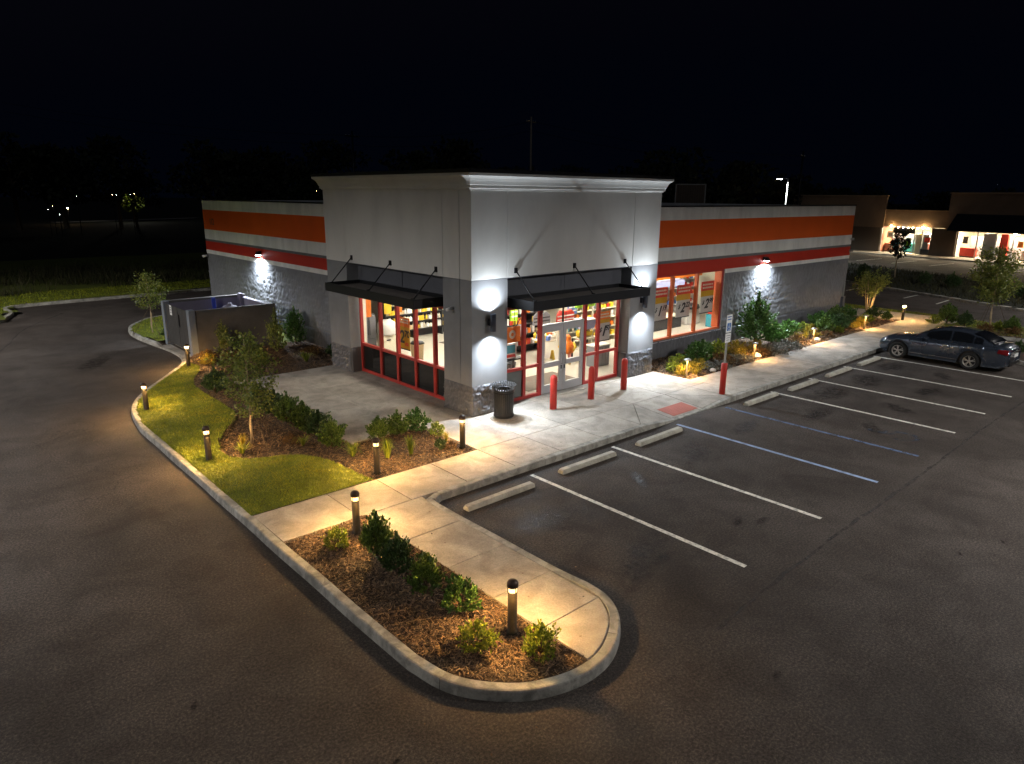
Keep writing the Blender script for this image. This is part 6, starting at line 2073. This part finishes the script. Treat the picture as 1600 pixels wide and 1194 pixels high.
def rack(label, s0, s1, d, tiers, pick):
    t = thing('shop_rack', label, 'shelf', mpt((s0+s1)/2, d, .12), math.atan2(md.y, md.x))
    w = (s1-s0)/2
    MB().box(-w, w, -.2, -.17, 0, tiers*.42+.1).build('back_panel', 'pk_grey', t)
    for k in range(tiers):
        z = .25+k*.42
        MB().box(-w, w, -.17, .2, z-.04, z).build('shelf_board', 'pk_cream', t)
        x = -w+.12
        while x < w-.1:
            o = place('goods', GOODS[random.choice(pick)], t, (x, .02, z))
            o.scale = (2.2, 2.2, random.uniform(1.2, 2.0))
            x += random.uniform(.24, .4)
rack('rack of red goods along the back of the first lit shop', 3.5, 6.5, 2.6, 5, [8, 4, 1, 0, 8])
rack('rack of mixed goods behind the door of the first lit shop', 6.8, 8.9, 2.6, 5, [10, 11, 0, 3, 8])
rack('rack of pale goods in the awning shop behind its red display', 11.8, 18.5, 2.9, 5, [0, 1, 8, 5, 9])
rack('rack of goods in the awning shop at the picture edge', 19.0, 23.0, 2.4, 5, [0, 8, 4, 3, 9])
for s_, z_, w_, h_, m_, l_ in ((5.1, .5, .7, 1.2, 'pk_teal', 'teal poster in the lit shop window beside the brick wall'), (6.4, 1.0, .5, .8, 'pk_green', 'green poster in the middle of the lit shop window'), (8.45, 1.5, .6, .5, 'pk_red', 'red poster in the last pane of the lit shop'), (12.4, 1.6, .5, .7, 'pk_white', 'white poster in the first pane of the awning shop'), (17.6, 1.5, .5, .6, 'pk_orange', 'orange poster under the white globe lamp')):
    t = thing('window_poster', l_, 'poster', mpt(s_, .3, z_), math.atan2(md.y, md.x))
    MB().box(-w_/2, w_/2, -.012, .012, 0, h_).build('sheet', m_, t)
    MB().box(-w_/2-.02, w_/2+.02, -.02, .02, h_, h_+.03).build('top_rail', 'pk_black', t)
# dark bushes along the median
for i, (x, y, s) in enumerate(((41.5, -3.5, 1.5), (42.5, -1.5, 1.3), (43.6, 1.2, 1.6), (44.6, 3.3, 1.4), (46.0, 8.2, 1.6), (47.5, 11.5, 1.5), (49.0, 14.8, 1.7), (41.0, -6.5, 1.6), (44.5, -5.0, 1.3))):
    o = plant('dark', 'dark hedge bush on the strip before the neighbouring lot', x, y, s*.9, group='hedge bushes before the neighbouring lot')

# ================================================================== BACKGROUND TREES
def far_tree_mesh(seed, h, w):
    r = np.random.default_rng(seed)
    P, D = [], []
    for k in range(26):
        c = np.array([r.normal(0, w*.36), r.normal(0, w*.36), h*(.38+.6*r.uniform(0, 1)**.8)])
        c[:2] *= max(.25, math.sin(math.pi*min(1, (c[2]/h-.28)/.8)))
        q = 75
        d = r.normal(size=(q, 3))
        d /= np.linalg.norm(d, axis=1, keepdims=True)
        P.append(c+d*r.uniform(.35, 1, (q, 1))*np.array([w*.22, w*.22, h*.1]))
        D.append(d+r.normal(0, .5, (q, 3)))
    P, D = np.concatenate(P), np.concatenate(D)
    n = len(P)
    V, F = leaf_arrays(P, D, r.uniform(.5, 1.0, n)*.75, r.uniform(.6, 1.2, n)*.24)
    tr = MB().tube([(0, 0, -.2), (.1, 0, h*.3), (0, .1, h*.6), (.1, 0, h*.85)], [.32, .24, .15, .04], 7)
    for k in range(6):
        a = k*1.1
        tr.tube([(0, 0, h*(.3+.05*k)), (math.cos(a)*w*.3, math.sin(a)*w*.3, h*(.5+.05*k))], [.12, .03], 5, False)
    return mesh_np('crown', V, F, 'leaf_far'), tr
FT = []
for sd, h, w in ((3, 9.5, 8), (5, 12, 9), (8, 8, 9)):
    cmz, trk = far_tree_mesh(sd, h, w)
    tk = trk.build('tmp', 'bark')
    FT.append((cmz, tk.data))
    bpy.data.objects.remove(tk)
TP = ((-4, 124, 1, 1.3), (6, 126, 0, 1.5), (13, 128, 2, 1.6), (20, 122, 1, 1.2), (34, 118, 0, 1.5), (42, 112, 2, 1.6), (50, 104, 1, 1.2), (41, 54, 1, .98), (37, 57, 0, 1.1), (46, 50, 2, 1.1), (66, 42, 0, 1.2), (72, 37, 2, 1.25), (80, 31, 0, .9), (58, 77, 1, 1.0), (66, 72, 0, 1.05), (73, 66, 1, .85), (92, 62, 0, .95), (100, 58, 2, 1.0), (108, 50, 1, .7), (120, 52, 2, 1.0), (95, 28, 0, .8), (101, 20, 2, .85), (98, 12, 0, .75), (104, 5, 1, .65), (100, 33, 2, .9),
      (40, 88, 0, .9), (30, 92, 2, 1.0), (24, 128, 1, .8), (-2, 130, 2, .9), (-6, 92, 1, .9), (-16, 82, 0, .8), (-26, 96, 2, 1.1), (-36, 84, 1, .8), (50, 84, 2, .9))
for i, (x, y, k, s) in enumerate(TP):
    t = thing('background_tree', 'dark leafy tree in the night woods behind the store', 'tree', (x, y, 0), i*1.7, 'dark trees behind the store', s)
    place('crown', FT[k][0], t)
    place('trunk', FT[k][1], t)

# utility poles and wires
MT['pole_wood'] = M('pole_wood', (0.30, 0.25, 0.19), .9, .2, 3)
def upole(label, x, y, H, wood='pole_wood'):
    t = thing('utility_pole', label, 'utility pole', (x, y, 0), R(15))
    MB().tube([(0, 0, -.2), (0, 0, H)], [.16, .10], 8).build('pole', wood, t, True)
    MB().bar((-1.1, 0, H-.6), (1.1, 0, H-.6), .1, .12).build('crossarm', wood, t)
    for s in (-1, -.5, .5, 1):
        MB().lathe([(.04, 0), (.05, .08), (.02, .14), (0, .14)], 8, (s, 0, H-.54)).build('insulator', 'galv', t)
P_ = [(50.1, 51.1, 15.4), (32.7, 63.8, 13.4), (69.0, 25.7, 11.3), (3.7, 104.5, 18.0)]
upole('wooden utility pole rising behind the entrance tower', *P_[0])
upole('faint wooden utility pole behind the side wing roof', *P_[1], 'black')  # black replaces the wood tone: night dimness painted into the pole
upole('faint wooden utility pole behind the lit lot lamp', *P_[2], 'black')  # also darkened by colour to look unlit
def wire(a, b, dz, label):
    pts = []
    for i in range(17):
        k = i/16
        pts.append((a[0]+(b[0]-a[0])*k, a[1]+(b[1]-a[1])*k, a[2]+(b[2]-a[2])*k-dz-3.2*k*(1-k)))
    o = MB().tube(pts, .018, 4, False).build('overhead_wire', 'black')
    tag(o, label, 'cable', 'overhead wires between utility poles')
for (a, b), l in zip(((P_[0], P_[1]), (P_[0], P_[2]), (P_[1], P_[3])), ('overhead wire running from the pole towards the side wing', 'overhead wire running from the pole past the striped wing', 'overhead wire running off over the dark field')):
    for dz in (.5, 1.6):
        wire(a, b, dz, ('upper ' if dz < 1 else 'lower ')+l)
# rooftop screen behind the striped wing and a far lit road with lamps
scn = thing('louvred_screen', 'dim framed screen panel standing behind the striped wing roof', 'screen', (54.5, 30.6, 0), R(-50))
for i in range(12):
    MB().box(-1.5+i*.25, -1.5+i*.25+.22, -.03, .03, 2.2, 7.4).build('panel_board', 'mall_wall_d', scn)
for s in (-1.55, 1.55):
    MB().box(s-.06, s+.06, -.06, .06, 0, 7.5).build('frame_post', 'galv', scn)
MB().box(-1.6, 1.6, -.06, .06, 7.4, 7.5).build('frame_rail', 'galv', scn)
rd = MB().add([(16, 154, .03), (50, 171, .03), (49, 175, .03), (15, 159, .03)], [(0, 1, 2, 3)]).build('far_road', 'concrete')
tag(rd, kind='structure')
def small_lamp(label, x, y, z, mat, r=.14, watts=0, colr=(1, .8, .5)):
    t = thing('distant_lamp', label, 'street lamp', (x, y, 0))
    MB().tube([(0, 0, 0), (0, 0, z)], .05, 6).build('pole', 'black', t)
    MB().lathe([(0, -r), (r, 0), (0, r)], 8, (0, 0, z)).build('lamp_globe', mat, t)
    if watts:
        light('lamp_beam', 'POINT', (0.0, 0, z-.5), watts, colr, t, radius=.2)
    return t
small_lamp('distant lamp over the far lit road beside a bright green tree', 29.6, 152.5, 6.2, 'bulb_white', .10, 420, (1, .95, .8))
small_lamp('distant warm lamp at the dark end of the far road', 17.0, 148, 3.0, 'bulb', .14, 60, (1, .6, .3))
for i, (x, y, z) in enumerate(((7.5, 104, 4.1), (6.9, 104, 3.7), (10.5, 103.4, 5.5), (14.9, 102.5, 5.7), (15.4, 102.4, 5.7), (17.2, 102, 5.8), (17.7, 101.9, 5.9), (8.2, 104, 3.0), (39.3, 94.2, 6.2), (42.2, 92.8, 6.6), (96.4, 37.9, 5.9), (182, 35, 9.5))):
    small_lamp('tiny distant lamp glimmering beyond the dark field', x, y, z, 'bulb_white' if i % 3 else 'bulb', .026)['group'] = 'tiny distant lamps'
lt = tree('roadside_tree', 'bright green tree lit by a distant lamp across the dark field', 30.6, 156, 5.6, 2.2, 'leaf_lime', .16, 40, 60, .55, .2, 0.0, 44, .35, False, None, 1, 'bark')

# ---- a little litter of dry leaves and grit blown along the kerbs
lx, ly = [], []
for p, n in zip(kp, kn):
    if p.y < 14 and p.x < 20:
        for k in range(2):
            if random.random() < .45:
                d = random.choice((-1, 1))*abs(random.gauss(0, .35))
                d = d-.05 if d < 0 else d+.2
                lx.append(p.x+n.x*d+random.uniform(-.2, .2))
                ly.append(p.y+n.y*d+random.uniform(-.2, .2))
V, F = [], []
walkp = [(-7.0, -3.4), (26, -3.4), (26, -1.6), (8.3, -1.6), (8.2, -.1), (-1.4, -.1), (-1.4, -2.1), (-7.0, -2.1)]
islp = [(-5.35, -9.0), (-4.3, -8.6), (-4.2, -3.4), (-5.35, -3.4)]
outp = [(p.x-n.x*.05, p.y-n.y*.05) for p, n in zip(kp, kn)]+[(20, 40), (30, 30)]
for x, y in zip(lx, ly):
    if inpoly([x], [y], walkp)[0] or inpoly([x], [y], islp)[0]:
        z = .154
        if 3.1 < x < 7.5 and y < -2:
            continue
    elif not inpoly([x], [y], outp)[0]:
        z = .006
    else:
        continue
    a, L_ = random.uniform(0, 6.28), random.uniform(.012, .03)
    o = len(V)
    c, s_ = math.cos(a)*L_, math.sin(a)*L_
    V += [(x-c, y-s_, z), (x+s_*.5, y-c*.5, z+.004), (x+c, y+s_, z+.006), (x-s_*.5, y+c*.5, z+.004)]
    F.append((o, o+1, o+2, o+3))
tag(place('leaf_litter', mesh_np('leaf_litter', np.array(V), np.array(F), 'chip')), 'dry leaf scraps blown along the kerbs and walks', 'leaves', kind='stuff')
